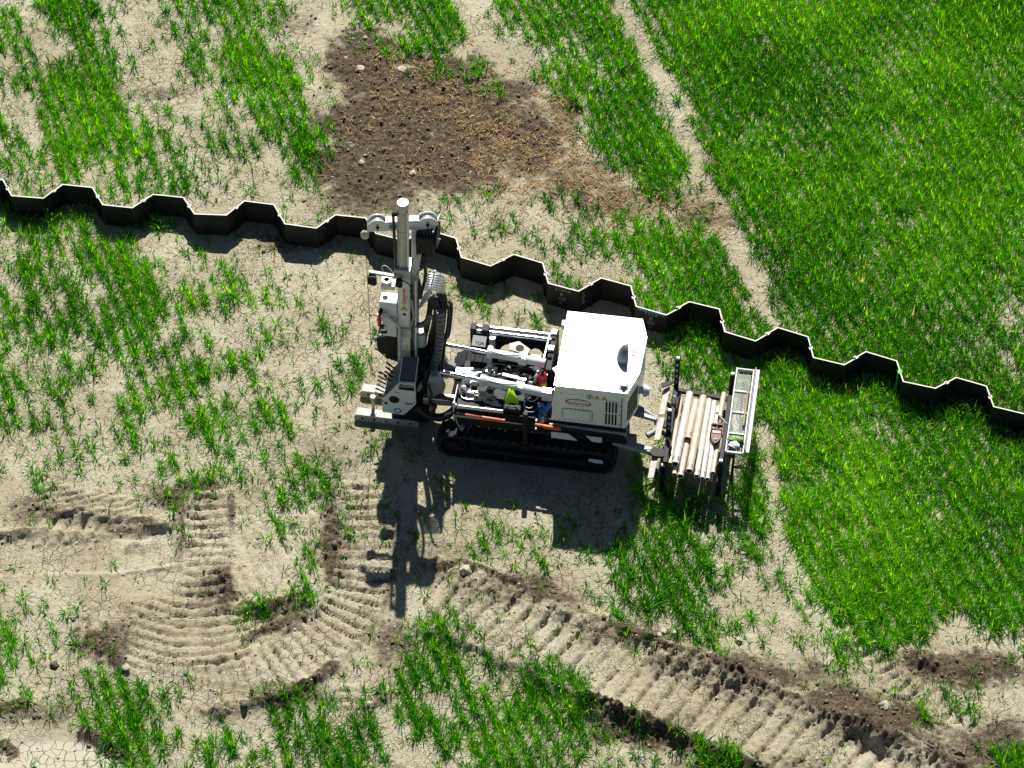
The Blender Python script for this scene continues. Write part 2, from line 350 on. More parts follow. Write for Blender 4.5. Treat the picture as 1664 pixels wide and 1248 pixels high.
def terrain(x, y):
    h = (fbm(x, y, .35, 3)-.5)*.09+(fbm(x, y, 2.2, 3)-.5)*.03
    rough = np.clip((fbm(x, y, .8, 3)-.35)*2.2, .15, 1)
    clod = fbm(x, y, 9., 4, .62); grit = fbm(x+3, y+9, 21., 2, .8); h = h+((clod-.5)*.036+(grit-.5)*.022)*rough
    damp_dark = np.zeros(x.shape); pale = np.zeros(x.shape); flat = np.zeros(x.shape)
    wob = (fbm(x+5, y, 2.4, 4)-.5)*.32
    for pts, wd, pit, dep, sl_, press, bl, br, *cu in TRACKS:
        cu = cu[0] if cu else 0.
        P = spline(pts, 5); S, T, B, L = path_st(x, y, P)
        nz = (fbm(x, y, 5., 4, .6)-.5)*.13
        ins = 1-sstep(wd/2-.03, wd/2+.05, np.abs(T+nz*.5)+0*B)
        ins = ins*(B <= np.abs(T)+1e-3)*sstep(0, .18, S)*(1-sstep(L-.18, L, S))
        ph = (S+sl_*T+cu*T*T+nz*.42)/pit
        tr = np.abs((ph % 1)-.5)*2                                     # sawtooth tread bars
        gv = 1-sstep(.14, .42, tr+(grit-.5)*.22)
        bar = 1-gv*np.clip(.1+1.6*fbm(x, y, 4.1, 3), 0, 1.2)*sstep(.16, .38, fbm(x+60, y+3, 2.3, 3))
        damp_dark = np.maximum(damp_dark, ins*gv*.55)  # tread grooves take a darker soil colour than the bars
        h = h*(1-.45*ins)+ins*(-press+dep*bar+(grit-.5)*.012)
        flat = np.maximum(flat, ins)
        for sg, bh in ((1, bl), (-1, br)):
            if bh:
                e = np.abs(T)*np.sign(T)*sg-(wd/2+.07)+nz
                k = np.exp(-(e/.075)**2)*sstep(0, .25, S)*(1-sstep(L-.2, L, S))*(B <= np.abs(T)+1e-3)*np.clip(.2+1.6*fbm(x+9, y, 1.5, 2), 0, 1.3)
                h = h+k*bh*(.2+.8*clod+.8*grit); damp_dark = np.maximum(damp_dark, k*.45)
    for pts, wd, hh in HEAPS:
        S, T, B, L = path_st(x, y, spline(pts, 4))
        k = np.exp(-((B+(clod-.5)*.22)/wd)**2*1.6)*np.clip(.1+1.5*fbm(x+4, y+6, 1.9, 3), .3, 1.15)
        h = h+k*hh*(.10+.75*fbm(x, y, 13., 4, .7)+.55*grit); damp_dark = np.maximum(damp_dark, k*.85)
    for pts, wd, hh in HOLLOWS:
        S, T, B, L = path_st(x, y, spline(pts, 4))
        k = np.exp(-((B+(clod-.5)*.1)/wd)**2*1.6); h = h-k*hh; damp_dark = np.maximum(damp_dark, k*.6)  # hollows are lowered and take a darker soil colour
    dk = np.zeros(x.shape); rag = (fbm(x+2, y+4, 7., 4, .65)-.5)*.75
    for c, rx, ry, st in DARK:
        p = g(*c); r = np.sqrt(((x-p[0])/rx)**2+((y-p[1])/ry)**2)+wob*1.6+rag
        dk = np.maximum(dk, st*(1-sstep(.35, 1.3, r)))
    h = h+dk*((fbm(x, y, 11, 4, .7)-.5)*.10+(grit-.5)*.05)
    dk = dk*np.clip(.40+1.15*fbm(x+8, y+1, 1.6, 4, .6), .45, 1.1)
    damp_dark = np.maximum(damp_dark, dk)
    ch = np.zeros(x.shape)
    for cx_, cy_, rx, ry, st in CHURN:
        p = g(cx_, cy_); r = np.sqrt(((x-p[0])/rx)**2+((y-p[1])/ry)**2)+wob*1.8+rag
        ch = np.maximum(ch, st*(1-sstep(.3, 1.25, r)))
    damp_dark = np.maximum(damp_dark, ch); h = h+ch*(grit-.5)*.05+ch*(clod-.5)*.04
    p = g(85, 1262); r = np.sqrt(((x-p[0])/1.05)**2+((y-p[1])/.62)**2)+wob*.5
    pd = 1-sstep(.75, 1.1, r); h = h*(1-pd)-.035*pd; pale = pd
    mixn = np.clip(fbm(x+31, y+7, 1.1, 4)*1.6-.55, 0, 1)*.18*(1-flat)
    damp_dark = np.clip(damp_dark+mixn, 0, 1)*(1-.35*flat*(1-dk))
    # firm, level standing under the rig, its feet and the rack
    q = np.stack([x-ORG[0], y-ORG[1]]); uu = UX[0]*q[0]+UX[1]*q[1]; vv = VX[0]*q[0]+VX[1]*q[1]
    st = sstep(.35, 0, np.maximum(np.maximum(-2.4-uu, uu-2.9), np.maximum(-1.1-vv, vv-.95)))
    h = h*(1-.85*st)
    return h, damp_dark, pale, flat
def axis(lo, hi, st, far):
    a = list(np.arange(lo, hi+st*.5, st)); s = st; x = a[-1]; up = []
    while x < far: s *= 1.28; x += s; up.append(x)
    s = st; x = a[0]; dn = []
    while x > -far: s *= 1.28; x -= s; dn.append(x)
    return np.array(dn[::-1]+a+up)
GX = axis(-8.7, 8.7, .0235, 400); GY = axis(-7.1, 9.0, .0235, 400)
XX, YY = np.meshgrid(GX, GY)
HH, DA, PA, FL = terrain(XX, YY)
edge = sstep(0, 3, np.maximum(np.maximum(np.abs(XX)-8.7, YY-9), -7.1-YY)); HH = HH*(1-edge)
def ground_z(x, y):
    i = np.clip(np.searchsorted(GX, x), 0, len(GX)-1); j = np.clip(np.searchsorted(GY, y), 0, len(GY)-1)
    return HH[j, i]
def np_mesh(name, V, F4=None, F3=None, mats=(), attrs=None, smooth=False):
    me = bpy.data.meshes.new(name); me.vertices.add(len(V)); me.vertices.foreach_set('co', np.ascontiguousarray(V, np.float32).ravel())
    n4 = 0 if F4 is None else len(F4); n3 = 0 if F3 is None else len(F3)
    li = np.concatenate([a.ravel() for a in (F4, F3) if a is not None]).astype(np.int32)
    ls = np.concatenate([np.arange(n4)*4, n4*4+np.arange(n3)*3]).astype(np.int32)
    me.loops.add(len(li)); me.loops.foreach_set('vertex_index', li)
    me.polygons.add(n4+n3); me.polygons.foreach_set('loop_start', ls)
    if smooth: me.polygons.foreach_set('use_smooth', np.ones(n4+n3, bool))
    for k, a in (attrs or {}).items():
        at = me.attributes.new(k, 'FLOAT', 'POINT'); at.data.foreach_set('value', np.ascontiguousarray(a, np.float32).ravel())
    for m_ in mats: me.materials.append(m_)
    me.update(calc_edges=True)
    return me
ny, nx = XX.shape; idx = np.arange(nx*ny).reshape(ny, nx)
F4 = np.stack([idx[:-1,:-1], idx[:-1,1:], idx[1:,1:], idx[1:,:-1]], -1).reshape(-1, 4)
def soil_material():
    m = bpy.data.materials.new('silt_soil'); m.use_nodes = True; t = m.node_tree; N = t.nodes; Lk = t.links
    b = N['Principled BSDF']; b.inputs['Roughness'].default_value = .93; b.inputs['Specular IOR Level'].default_value = .2
    geo = N.new('ShaderNodeNewGeometry'); pos = geo.outputs['Position']
    def noise(s, d=6, r=.6, vec=pos):
        n = N.new('ShaderNodeTexNoise'); n.inputs['Scale'].default_value = s; n.inputs['Detail'].default_value = d; n.inputs['Roughness'].default_value = r
        Lk.new(vec, n.inputs['Vector']); return n.outputs['Fac']
    def mr(i, a, b_, c=0., d=1.):
        n = N.new('ShaderNodeMapRange'); n.interpolation_type = 'SMOOTHSTEP'; n.inputs[1].default_value = a; n.inputs[2].default_value = b_; n.inputs[3].default_value = c; n.inputs[4].default_value = d
        Lk.new(i, n.inputs[0]); return n.outputs[0]
    def math_(op, a, b_):
        n = N.new('ShaderNodeMath'); n.operation = op
        for k, v in ((0, a), (1, b_)):
            if isinstance(v, (int, float)): n.inputs[k].default_value = v
            else: Lk.new(v, n.inputs[k])
        return n.outputs[0]
    def mix(f, a, b_):
        n = N.new('ShaderNodeMix'); n.data_type = 'RGBA'
        for k, v in ((0, f), (6, a), (7, b_)):
            if isinstance(v, tuple): n.inputs[k].default_value = (*v, 1)
            elif isinstance(v, (int, float)): n.inputs[k].default_value = v
            else: Lk.new(v, n.inputs[k])
        return n.outputs[2]
    def attr(k):
        n = N.new('ShaderNodeAttribute'); n.attribute_name = k; return n.outputs['Fac']
    # warped coordinates for cracks
    wn = N.new('ShaderNodeTexNoise'); wn.inputs['Scale'].default_value = 6; wn.inputs['Detail'].default_value = 3; Lk.new(pos, wn.inputs['Vector'])
    vm = N.new('ShaderNodeVectorMath'); vm.operation = 'MULTIPLY_ADD'; vm.inputs[1].default_value = (.11, .11, .0); Lk.new(wn.outputs['Color'], vm.inputs[0]); Lk.new(pos, vm.inputs[2])
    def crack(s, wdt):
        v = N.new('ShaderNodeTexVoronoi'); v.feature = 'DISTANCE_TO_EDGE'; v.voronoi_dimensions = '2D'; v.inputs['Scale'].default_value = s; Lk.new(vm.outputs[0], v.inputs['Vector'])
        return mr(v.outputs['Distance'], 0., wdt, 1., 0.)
    pale, damp_dark = attr('pale'), attr('damp_dark')
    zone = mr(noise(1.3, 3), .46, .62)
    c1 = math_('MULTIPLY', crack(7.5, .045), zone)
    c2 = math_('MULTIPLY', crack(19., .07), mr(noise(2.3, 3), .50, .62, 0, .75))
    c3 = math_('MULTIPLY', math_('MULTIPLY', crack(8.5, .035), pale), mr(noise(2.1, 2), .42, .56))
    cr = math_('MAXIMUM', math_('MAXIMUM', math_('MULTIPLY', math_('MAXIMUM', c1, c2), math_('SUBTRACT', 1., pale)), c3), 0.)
    cr = math_('MULTIPLY', cr, math_('SUBTRACT', 1., damp_dark))
    base = mix(mr(noise(.9, 5), .35, .7), (.45, .395, .262), (.60, .55, .405))
    base = mix(mr(noise(22, 6, .75), .46, .66, 0, .62), base, (.26, .222, .145))
    base = mix(mr(noise(70, 3, .6), .52, .68, 0, .7), base, (.68, .635, .50))
    base = mix(mr(noise(12, 6, .75), .58, .70, 0, .45), base, (.20, .165, .115))
    base = mix(math_('MULTIPLY', pale, .85), base, (.47, .44, .345))
    dm = mr(math_('ADD', damp_dark, math_('MULTIPLY', math_('SUBTRACT', noise(14, 7, .72), .5), .9)), .22, .75)
    dark = mix(mr(noise(24, 7, .75), .4, .66), (.066, .050, .034), (.20, .150, .098))
    base = mix(dm, base, dark)
    base = mix(math_('MULTIPLY', cr, .62), base, (.09, .072, .05))  # shade inside the cracks painted into the colour, besides the bump
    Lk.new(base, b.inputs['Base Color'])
    hgt = math_('ADD', math_('MULTIPLY', noise(30, 8, .78), math_('SUBTRACT', 1., math_('MULTIPLY', pale, .85))), math_('MULTIPLY', cr, -.9))
    bp = N.new('ShaderNodeBump'); bp.inputs['Strength'].default_value = 1.; bp.inputs['Distance'].default_value = .035
    Lk.new(hgt, bp.inputs['Height']); Lk.new(bp.outputs[0], b.inputs['Normal'])
    return m
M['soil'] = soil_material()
gme = np_mesh('ground', np.stack([XX, YY, HH], -1).reshape(-1, 3), F4, None, [M['soil']], {'damp_dark': DA*(1-edge), 'pale': PA}, True)
go = bpy.data.objects.new('ground', gme); col.objects.link(go); tag(go, kind='structure')
# ================================================================== CROP
def leaf_material(name, ramp, trans, rough=.42):
    m = bpy.data.materials.new(name); m.use_nodes = True; t = m.node_tree; N = t.nodes; Lk = t.links
    b = N['Principled BSDF']; b.inputs['Roughness'].default_value = rough; b.inputs['Specular IOR Level'].default_value = .35
    a = N.new('ShaderNodeAttribute'); a.attribute_name = 'tint'
    r = N.new('ShaderNodeValToRGB'); el = r.color_ramp.elements
    while len(el) < len(ramp): el.new(.5)
    for e, (p, c) in zip(el, ramp): e.position = p; e.color = (*c, 1)
    Lk.new(a.outputs['Fac'], r.inputs[0]); Lk.new(r.outputs[0], b.inputs['Base Color'])
    if trans:
        tr = N.new('ShaderNodeBsdfTranslucent'); mx = N.new('ShaderNodeMixShader'); mx.inputs[0].default_value = trans
        hs = N.new('ShaderNodeHueSaturation'); hs.inputs['Value'].default_value = 1.75; hs.inputs['Saturation'].default_value = 1.12; Lk.new(r.outputs[0], hs.inputs['Color'])
        Lk.new(hs.outputs[0], tr.inputs[0]); Lk.new(b.outputs[0], mx.inputs[1]); Lk.new(tr.outputs[0], mx.inputs[2])
        Lk.new(mx.outputs[0], N['Material Output'].inputs[0])
    return m
M['leaf'] = leaf_material('wheat_leaf', [(0, (.022, .105, .008)), (.35, (.055, .235, .008)), (.7, (.115, .38, .010)), (.95, (.30, .56, .02)), (1, (.50, .46, .14))], .6, .36)
M['strawm'] = leaf_material('dead_leaf', [(0, (.16, .10, .05)), (.5, (.42, .27, .11)), (1, (.62, .46, .22))], .2, .7)
def blades(bx, by, bz, az, inc, ln, wd, tint, droop):
    n = len(bx); ca, sa = np.cos(az), np.sin(az); si, ci = np.sin(inc), np.cos(inc)
    i2 = np.minimum(inc+droop, 1.75); s2, c2 = np.sin(i2), np.cos(i2)
    p0 = np.stack([bx, by, bz-.012], -1)
    p1 = p0+np.stack([ca*si, sa*si, ci], -1)*(ln*.52)[:, None]
    p2 = p1+np.stack([ca*s2, sa*s2, c2], -1)*(ln*.48)[:, None]
    tw = RNG.normal(0, .5, n); wx = np.stack([-sa*np.cos(tw), ca*np.cos(tw), np.sin(tw)], -1)*(wd/2)[:, None]
    V = np.stack([p0-wx*.6, p0+wx*.6, p1-wx, p1+wx, p2], 1).reshape(-1, 3)
    o = np.arange(n)*5
    return V, np.stack([o, o+1, o+3, o+2], -1), np.stack([o+2, o+3, o+4], -1), np.repeat(tint, 5)
ROWD = np.array([math.sin(math.radians(20.5)), -math.cos(math.radians(20.5))])   # drill rows, towards the camera and to the right
ROWN = np.array([-ROWD[1], ROWD[0]])
def crop_points(sp, st, jit=.011):
    R = 12.5; out = []
    nr = int(2*R/sp); ns = int(2*R/st)
    r = (np.arange(nr)-nr/2)*sp; s = (np.arange(ns)-ns/2)*st
    rr, ss = np.meshgrid(r, s, indexing='ij')
    wob = (vnoise(ss*.7+3, rr*.0+50)-.5)*.09
    rr = rr+wob+RNG.normal(0, jit, rr.shape); ss = ss+RNG.uniform(-st/2, st/2, rr.shape)
    x = rr*ROWN[0]+ss*ROWD[0]; y = rr*ROWN[1]+ss*ROWD[1]+.8
    k = (np.abs(x) < 8.6) & (y > -7.0) & (y < 8.9); return x[k], y[k]
WALL_PX = [(-142,284),(-128,310),(-77,314),(-43,288),(5,293),(19,318),(70,322),(102,299),(150,304),(167,333),(215,338),(249,316),(298,321),(316,348),(368,350),(397,326),(445,332),(463,363),(514,370),(545,348),(594,353),(611,379),(659,391),(692,372),(741,387),(750,418),(797,432),(835,414),(882,428),(891,460),(940,473),(977,452),(1025,465),(1034,497),(1083,511),(1120,491),(1169,503),(1178,538),(1228,553),(1264,532),(1313,547),(1322,580),(1372,592),(1407,572),(1457,587),(1468,620),(1520,631),(1554,613),(1603,627),(1615,660),(1665,672),(1700,653),(1750,668),(1761,700),(1812,712),(1847,694)]
WALL_H = .40
WALLW = np.array([g(*p, WALL_H)[:2] for p in WALL_PX])
def wall_dist(x, y):
    best = np.full(x.shape, 9.)
    for a, b in zip(WALLW[:-1], WALLW[1:]):
        d = b-a; L = np.hypot(*d); d = d/L; s = np.clip((x-a[0])*d[0]+(y-a[1])*d[1], 0, L)
        best = np.minimum(best, np.hypot(x-a[0]-d[0]*s, y-a[1]-d[1]*s))
    return best
def grow(name, label, x, y, c, nb_lo, nb_hi):
    n = len(x); sz = np.clip(.45+.06*c+RNG.normal(0, .17, n), .28, 1.3)
    nb = (nb_lo+(nb_hi-nb_lo)*np.clip(c/9, 0, 1)*RNG.uniform(.55, 1.25, n)).astype(int).clip(3)
    i = np.repeat(np.arange(n), nb); m = len(i); cc = c[i]/9
    spread = .006+.016*RNG.random(m)
    a0 = RNG.uniform(0, 2*math.pi, m)
    bx = x[i]+np.cos(a0)*spread; by = y[i]+np.sin(a0)*spread
    az = a0+RNG.normal(0, .5, m)
    inc = np.clip(RNG.beta(1.6, 1.9, m)*(1.40-.40*cc), .04, 1.35)
    ln = (.07+.14*RNG.random(m))*sz[i]*(1+.25*cc)*1.0
    wd = (.0085+.0055*RNG.random(m))*(.8+.35*sz[i])
    zone = fbm(x, y, .5, 3)
    tb = RNG.normal(.0, .12, n)+(zone-.5)*.7
    tint = np.clip(.58+tb[i]+RNG.normal(0, .25, m)-.36*(1-cc), 0, .96)
    dry = RNG.random(m) < .03; tint[dry] = 1
    V, q, t3, tt = blades(bx, by, ground_z(bx, by), az, inc, ln, wd, tint, RNG.uniform(.15, .75, m)*(1.15-.4*cc))
    o = bpy.data.objects.new(name, np_mesh(name, V, q, t3, [M['leaf']], {'tint': tt})); col.objects.link(o)
    return tag(o, label, 'wheat', kind='stuff')
def rig_uv(x, y):
    q = np.stack([x-ORG[0], y-ORG[1]]); return UX[0]*q[0]+UX[1]*q[1], VX[0]*q[0]+VX[1]*q[1]
def stand(sp, st, lo, hi, gain, pw, jit, cl):
    cx, cy = crop_points(sp, st, jit); c0 = cover(cx, cy); clump = .6*fbm(cx+3, cy+8, 2.0, 3)+.4*fbm(cx+13, cy+2, 5.5, 2); fine = fbm(cx, cy, 9., 2)
    eff = c0*np.clip(1+(clump-.5)*cl, .1, 2)+(fine-.5)*7.*np.clip(1.2-c0/9, .12, 1)
    prob = np.clip(eff/9., 0, 1)**pw*gain
    prob[c0 < .6] *= .25
    keep = (RNG.random(len(cx)) < prob) & (c0 >= lo) & (c0 < hi)
    u_, v_ = rig_uv(cx, cy)
    keep &= ~((u_ > -1.3) & (u_ < 1.3) & (np.abs(v_) < .8)) & ~((u_ > -2.45) & (u_ < -1.3) & (v_ > -.42) & (v_ < .28)) & (wall_dist(cx, cy) > .045)
    return cx[keep], cy[keep], np.clip(eff[keep], 0, 9)
grow('wheat_field', 'dense bright green young wheat covering the right side of the field', *stand(.18, .023, 5.3, 99, 1.3, 1.0, .017, 1.3), 8, 14)
grow('wheat_seedlings', 'sparse tufts of young green wheat on the pale bare soil', *stand(.195, .036, -1, 5.3, 1.75, 1.5, .026, 4.2), 7, 18)
# dead, yellowed crop on the dug patch
n = 9000; sx = RNG.uniform(-3.2, 4.0, n); sy = RNG.uniform(1.9, 6.9, n)
_, sdamp_dark, _, _ = terrain(sx, sy)
spx, spy = to_px(sx, sy)
band = np.zeros(n)
for (ax, ay, bx_, by_, rr, st) in [(620,90,760,130,22,.7),(690,120,800,140,25,.6),(730,170,900,260,38,.8),(900,150,935,260,22,.9),(775,255,800,300,18,1),(900,250,1010,330,45,.8),(1000,325,1170,355,32,.9),(640,150,860,300,90,.22),(850,300,900,280,40,.5)]:
    d = np.array([bx_-ax, by_-ay]); L = np.hypot(*d); d = d/L; s = np.clip((spx-ax)*d[0]+(spy-ay)*d[1], 0, L)
    band = np.maximum(band, st*np.exp(-(np.hypot(spx-ax-d[0]*s, spy-ay-d[1]*s)/rr)**2))
k = RNG.random(n) < band; sx, sy = sx[k], sy[k]
i = np.repeat(np.arange(len(sx)), RNG.integers(4, 10, len(sx))); m_ = len(i)
bx, by = sx[i]+RNG.normal(0, .02, m_), sy[i]+RNG.normal(0, .02, m_)
V, q, t3, tt = blades(bx, by, ground_z(bx, by), RNG.uniform(0, 6.28, m_), RNG.uniform(.9, 1.5, m_), RNG.uniform(.05, .13, m_), RNG.uniform(.008, .014, m_), RNG.beta(2.5, 1.7, m_), RNG.uniform(0, .3, m_))
o = bpy.data.objects.new('dead_wheat', np_mesh('dead_wheat', V, q, t3, [M['strawm']], {'tint': tt})); col.objects.link(o)
tag(o, 'yellowed dead wheat lying flat on the dark dug soil', 'straw', kind='stuff')
# thin seedlings, darkened to imitate small leaf shadows, and dry leaves over the pale soil
n = 42000; bx = RNG.uniform(-8.4, 8.4, n); by = RNG.uniform(-6.8, 8.7, n); c0 = cover(bx, by); k = RNG.random(n) < np.clip(c0*.35, .10, 1)*(c0 < 7.5); bx, by = bx[k], by[k]; n = len(bx)
for nm, lb, sel, mk in (('shadow_dark_seedlings', 'thin single wheat leaves between the tufts, darkened to imitate small leaf shadows', RNG.random(n) < .62, 'leaf'), ('dry_litter', 'thin dry leaves and straw scattered over the bare soil', None, 'strawm')):
    if sel is None: sel = ~prev_sel
    prev_sel = sel; x_, y_ = bx[sel], by[sel]; m_ = len(x_); green = mk == 'leaf'
    V, q, t3, tt = blades(x_, y_, ground_z(x_, y_)+(.0 if green else .014), RNG.uniform(0, 6.28, m_), RNG.uniform(.6, 1.4, m_) if green else RNG.uniform(1.3, 1.56, m_), RNG.uniform(.05, .13, m_), RNG.uniform(.0045, .008, m_), RNG.random(m_)*.6 if green else RNG.random(m_)*.8, RNG.uniform(0, .35, m_))
    o = bpy.data.objects.new(nm, np_mesh(nm, V, q, t3, [M[mk]], {'tint': tt})); col.objects.link(o)
    tag(o, lb, 'wheat' if green else 'litter', kind='stuff')
# ------------------------------------------------------------------ crumbs and clods
def rock_mesh(name, seed, sub=1, flat=.7):
    bm = bmesh.new(); bmesh.ops.create_icosphere(bm, subdivisions=sub, radius=1.0); r = random.Random(seed)
    for v in bm.verts:
        f = 1+r.uniform(-.28, .22); v.co = v.co*f; v.co.z *= flat
    me = bpy.data.meshes.new(name); bm.to_mesh(me); bm.free(); return me
base_rocks = []
for s_ in range(5):
    me = rock_mesh('r', s_); V = np.array([v.co[:] for v in me.vertices]); F = np.array([p.vertices[:] for p in me.polygons]); base_rocks.append((V, F))
def scatter(name, label, matk, n, accept, smin, smax, pw=2.5):
    x = RNG.uniform(-8, 8, n); y = RNG.uniform(-6.5, 8.3, n); k = accept(x, y); x, y = x[k], y[k]
    Vs = []; Fs = []; o_ = 0
    for a, b in zip(x, y):
        V, F = base_rocks[RNG.integers(5)]; s = smin+(smax-smin)*RNG.random()**pw; an = RNG.uniform(0, 6.28)
        R = np.array([[math.cos(an), -math.sin(an), 0], [math.sin(an), math.cos(an), 0], [0, 0, 1]])
        Vs.append((V*s*np.array([1, RNG.uniform(.6, 1), RNG.uniform(.6, 1)]))@R.T+np.array([a, b, float(ground_z(np.array([a]), np.array([b]))[0])+s*.15])); Fs.append(F+o_); o_ += len(V)
    o = bpy.data.objects.new(name, np_mesh(name, np.concatenate(Vs), None, np.concatenate(Fs), [M[matk]])); col.objects.link(o)
    return tag(o, label, 'soil', kind='stuff')
def damp_dark_at(x, y):
    i = np.clip(np.searchsorted(GX, x), 0, len(GX)-1); j = np.clip(np.searchsorted(GY, y), 0, len(GY)-1); return DA[j, i]
M['crumb'] = mat('soil_crumb', (.16, .128, .092), .95, var=.45, vscale=18, bump=.4)
M['palecrumb'] = mat('pale_soil_crumb', (.43, .395, .28), .95, var=.3, vscale=14, bump=.4)
scatter('dark_soil_crumbs', 'dark crumbly soil lumps on the dug patch and the spoil banks', 'crumb', 90000, lambda x, y: RNG.random(len(x)) < np.clip(damp_dark_at(x, y)-.22, 0, 1)*.9, .005, .036, 4)
scatter('pale_soil_crumbs', 'small pale soil crumbs strewn over the field', 'palecrumb', 22000, lambda x, y: RNG.random(len(x)) < np.clip(fbm(x, y, 1.2, 3)*2.2-.55, .1, .9), .005, .024, 2.5)
scatter('spoil_clods', 'brown clods heaped along the edges of the track marks', 'crumb', 24000, lambda x, y: (RNG.random(len(x)) < np.clip(damp_dark_at(x, y)-.45, 0, 1)*1.1) & (y < 1.0), .012, .060, 3.2)
# ================================================================== SHEET PILE WALL
wall = bpy.data.objects.new('sheet_pile_wall', None); col.objects.link(wall)
WB = np.array([*(g(832, 430)[:2]), 0.]); wall.location = WB
tag(wall, 'zigzag wall of dark steel sheet piles with bright cut top edges crossing the field', 'sheet piling')
def offset_poly(P, d):
    P = np.array(P); n = len(P); out = []
    for i in range(n):
        a = P[i]-P[i-1] if i else P[1]-P[0]; b = P[i+1]-P[i] if i < n-1 else P[-1]-P[-2]
        a = a/np.hypot(*a); b = b/np.hypot(*b); na = np.array([-a[1], a[0]]); nb = np.array([-b[1], b[0]])
        m = na+nb; m = m/np.hypot(*m); out.append(P[i]+m*d/max(.35, m@na))
    return np.array(out)
W = WALLW; pile_objs = []
for k in range(0, len(W)-3, 2):                     # each U pile: half web, flange, half web; interlocks sit on the webs
    p = [(W[k]+W[k+1])/2, W[k+1], W[k+2], (W[k+2]+W[k+3])/2]
    d0 = (p[1]-p[0])/np.hypot(*(p[1]-p[0])); d1 = (p[3]-p[2])/np.hypot(*(p[3]-p[2]))
    p[0] = p[0]+d0*.006; p[3] = p[3]-d1*.006
    th = .0085; A = offset_poly(p, th); B = offset_poly(p, -th)
    z0, z1 = -.35, WALL_H+RNG.uniform(-.012, .012)
    mb = MB(); n = 4
    poly = [tuple(q) for q in A]+[tuple(q) for q in B[::-1]]
    poly3 = [(q[0]-WB[0], q[1]-WB[1]) for q in poly]
    # sides
    nn = len(poly3); lo = [(a, b, z0) for a, b in poly3]; hi = [(a, b, z1) for a, b in poly3]
    ar = sum(poly3[i][0]*poly3[(i+1) % nn][1]-poly3[(i+1) % nn][0]*poly3[i][1] for i in range(nn))
    if ar < 0: lo = lo[::-1]; hi = hi[::-1]
    mb.add(lo+hi, [(i, (i+1) % nn, nn+(i+1) % nn, nn+i) for i in range(nn)])
    for i in range(3):
        qd = [A[i], A[i+1], B[i+1], B[i]]; qd = [(a-WB[0], b-WB[1], z1) for a, b in qd]
        s_ = sum(qd[j][0]*qd[(j+1) % 4][1]-qd[(j+1) % 4][0]*qd[j][1] for j in range(4))
        mb.add(qd if s_ > 0 else qd[::-1], [(0,1,2,3)], 1)
    po = mb.build('sheet_pile', ['pile', 'pilecut'], wall)
    # interlock knuckle at the left web end
    e = p[0]-WB[:2]; nrm = np.array([-d0[1], d0[0]])
    kb = MB()
    for sgn, off in ((1, .0), (-1, .012)):
        c0 = e+d0*off+nrm*sgn*.019
        kb.beam((c0[0]-d0[0]*.022, c0[1]-d0[1]*.022, (z0+z1)/2), (c0[0]+d0[0]*.022, c0[1]+d0[1]*.022, (z0+z1)/2), .013, z1-z0-.004, m=0)
        kb.beam((c0[0]-d0[0]*.022, c0[1]-d0[1]*.022, z1-.001), (c0[0]+d0[0]*.022, c0[1]+d0[1]*.022, z1-.001), .0135, .004, m=1)
    kb.build('interlock', ['pile', 'pilecut'], po)
    pile_objs.append((k, p, po, z1, A, B))
def on_flange(k, body, s0, z, size, matk='chalk', vert=False):
    """chalk lettering on the near face of the flange between wall corners k+1 and k+2"""
    kk, p, po, z1, A, B = pile_objs[k]
    a, b = p[1], p[2]; d = (b-a)/np.hypot(*(b-a)); nrm = np.array([d[1], -d[0]])
    o_ = a+(b-a)*s0+nrm*.0098
    c = bpy.data.curves.new('t', 'FONT'); c.body = body; c.size = size; c.align_x = 'CENTER'; c.align_y = 'CENTER'; c.extrude = .001
    t = bpy.data.objects.new('t', c); me = bpy.data.meshes.new_from_object(t); bpy.data.objects.remove(t)
    me.materials.clear(); me.materials.append(M[matk])
    X = Vector((d[0], d[1], 0)); Y = Vector((0, 0, 1)); Z = X.cross(Y)
    mt = Matrix((X, Y, Z)).transposed().to_4x4(); mt.translation = Vector((o_[0]-WB[0], o_[1]-WB[1], z)); me.transform(mt)
    ob = bpy.data.objects.new('chalk_writing', me); col.objects.link(ob); ob.parent = po; return ob
def find_pile(px):       # pile whose flange middle lies nearest to a surveyed x
    best = min(range(len(pile_objs)), key=lambda i: abs((WALL_PX[pile_objs[i][0]+1][0]+WALL_PX[pile_objs[i][0]+2][0])/2-px)); return best
i_ = find_pile(916)
on_flange(i_, '2.15KG', .50, .345, .075); on_flange(i_, '8', .45, .255, .085); on_flange(i_, 'CC', .48, .165, .075); on_flange(i_, '-1', .40, .09, .06)
i_ = find_pile(1059)
on_flange(i_, '8', .50, .235, .09); on_flange(i_, 'CC', .52, .15, .08); on_flange(i_, 'L1', .52, .07, .06); on_flange(i_, '7 8 8 8', .50, .318, .065)
kk, p, po, z1, A, B = pile_objs[i_]
a, b = p[1], p[2]; d = (b-a)/np.hypot(*(b-a)); nrm = np.array([d[1], -d[0]])
mb = MB(); q0 = a+(b-a)*.05+nrm*.0095-WB[:2]; q1 = b-(b-a)*.05+nrm*.0095-WB[:2]
mb.add([(q0[0], q0[1], .34), (q1[0], q1[1], .355), (q1[0], q1[1], .386), (q0[0], q0[1], .386)], [(0,1,2,3)])
mb.build('blue_paint_band', 'pblue', po)
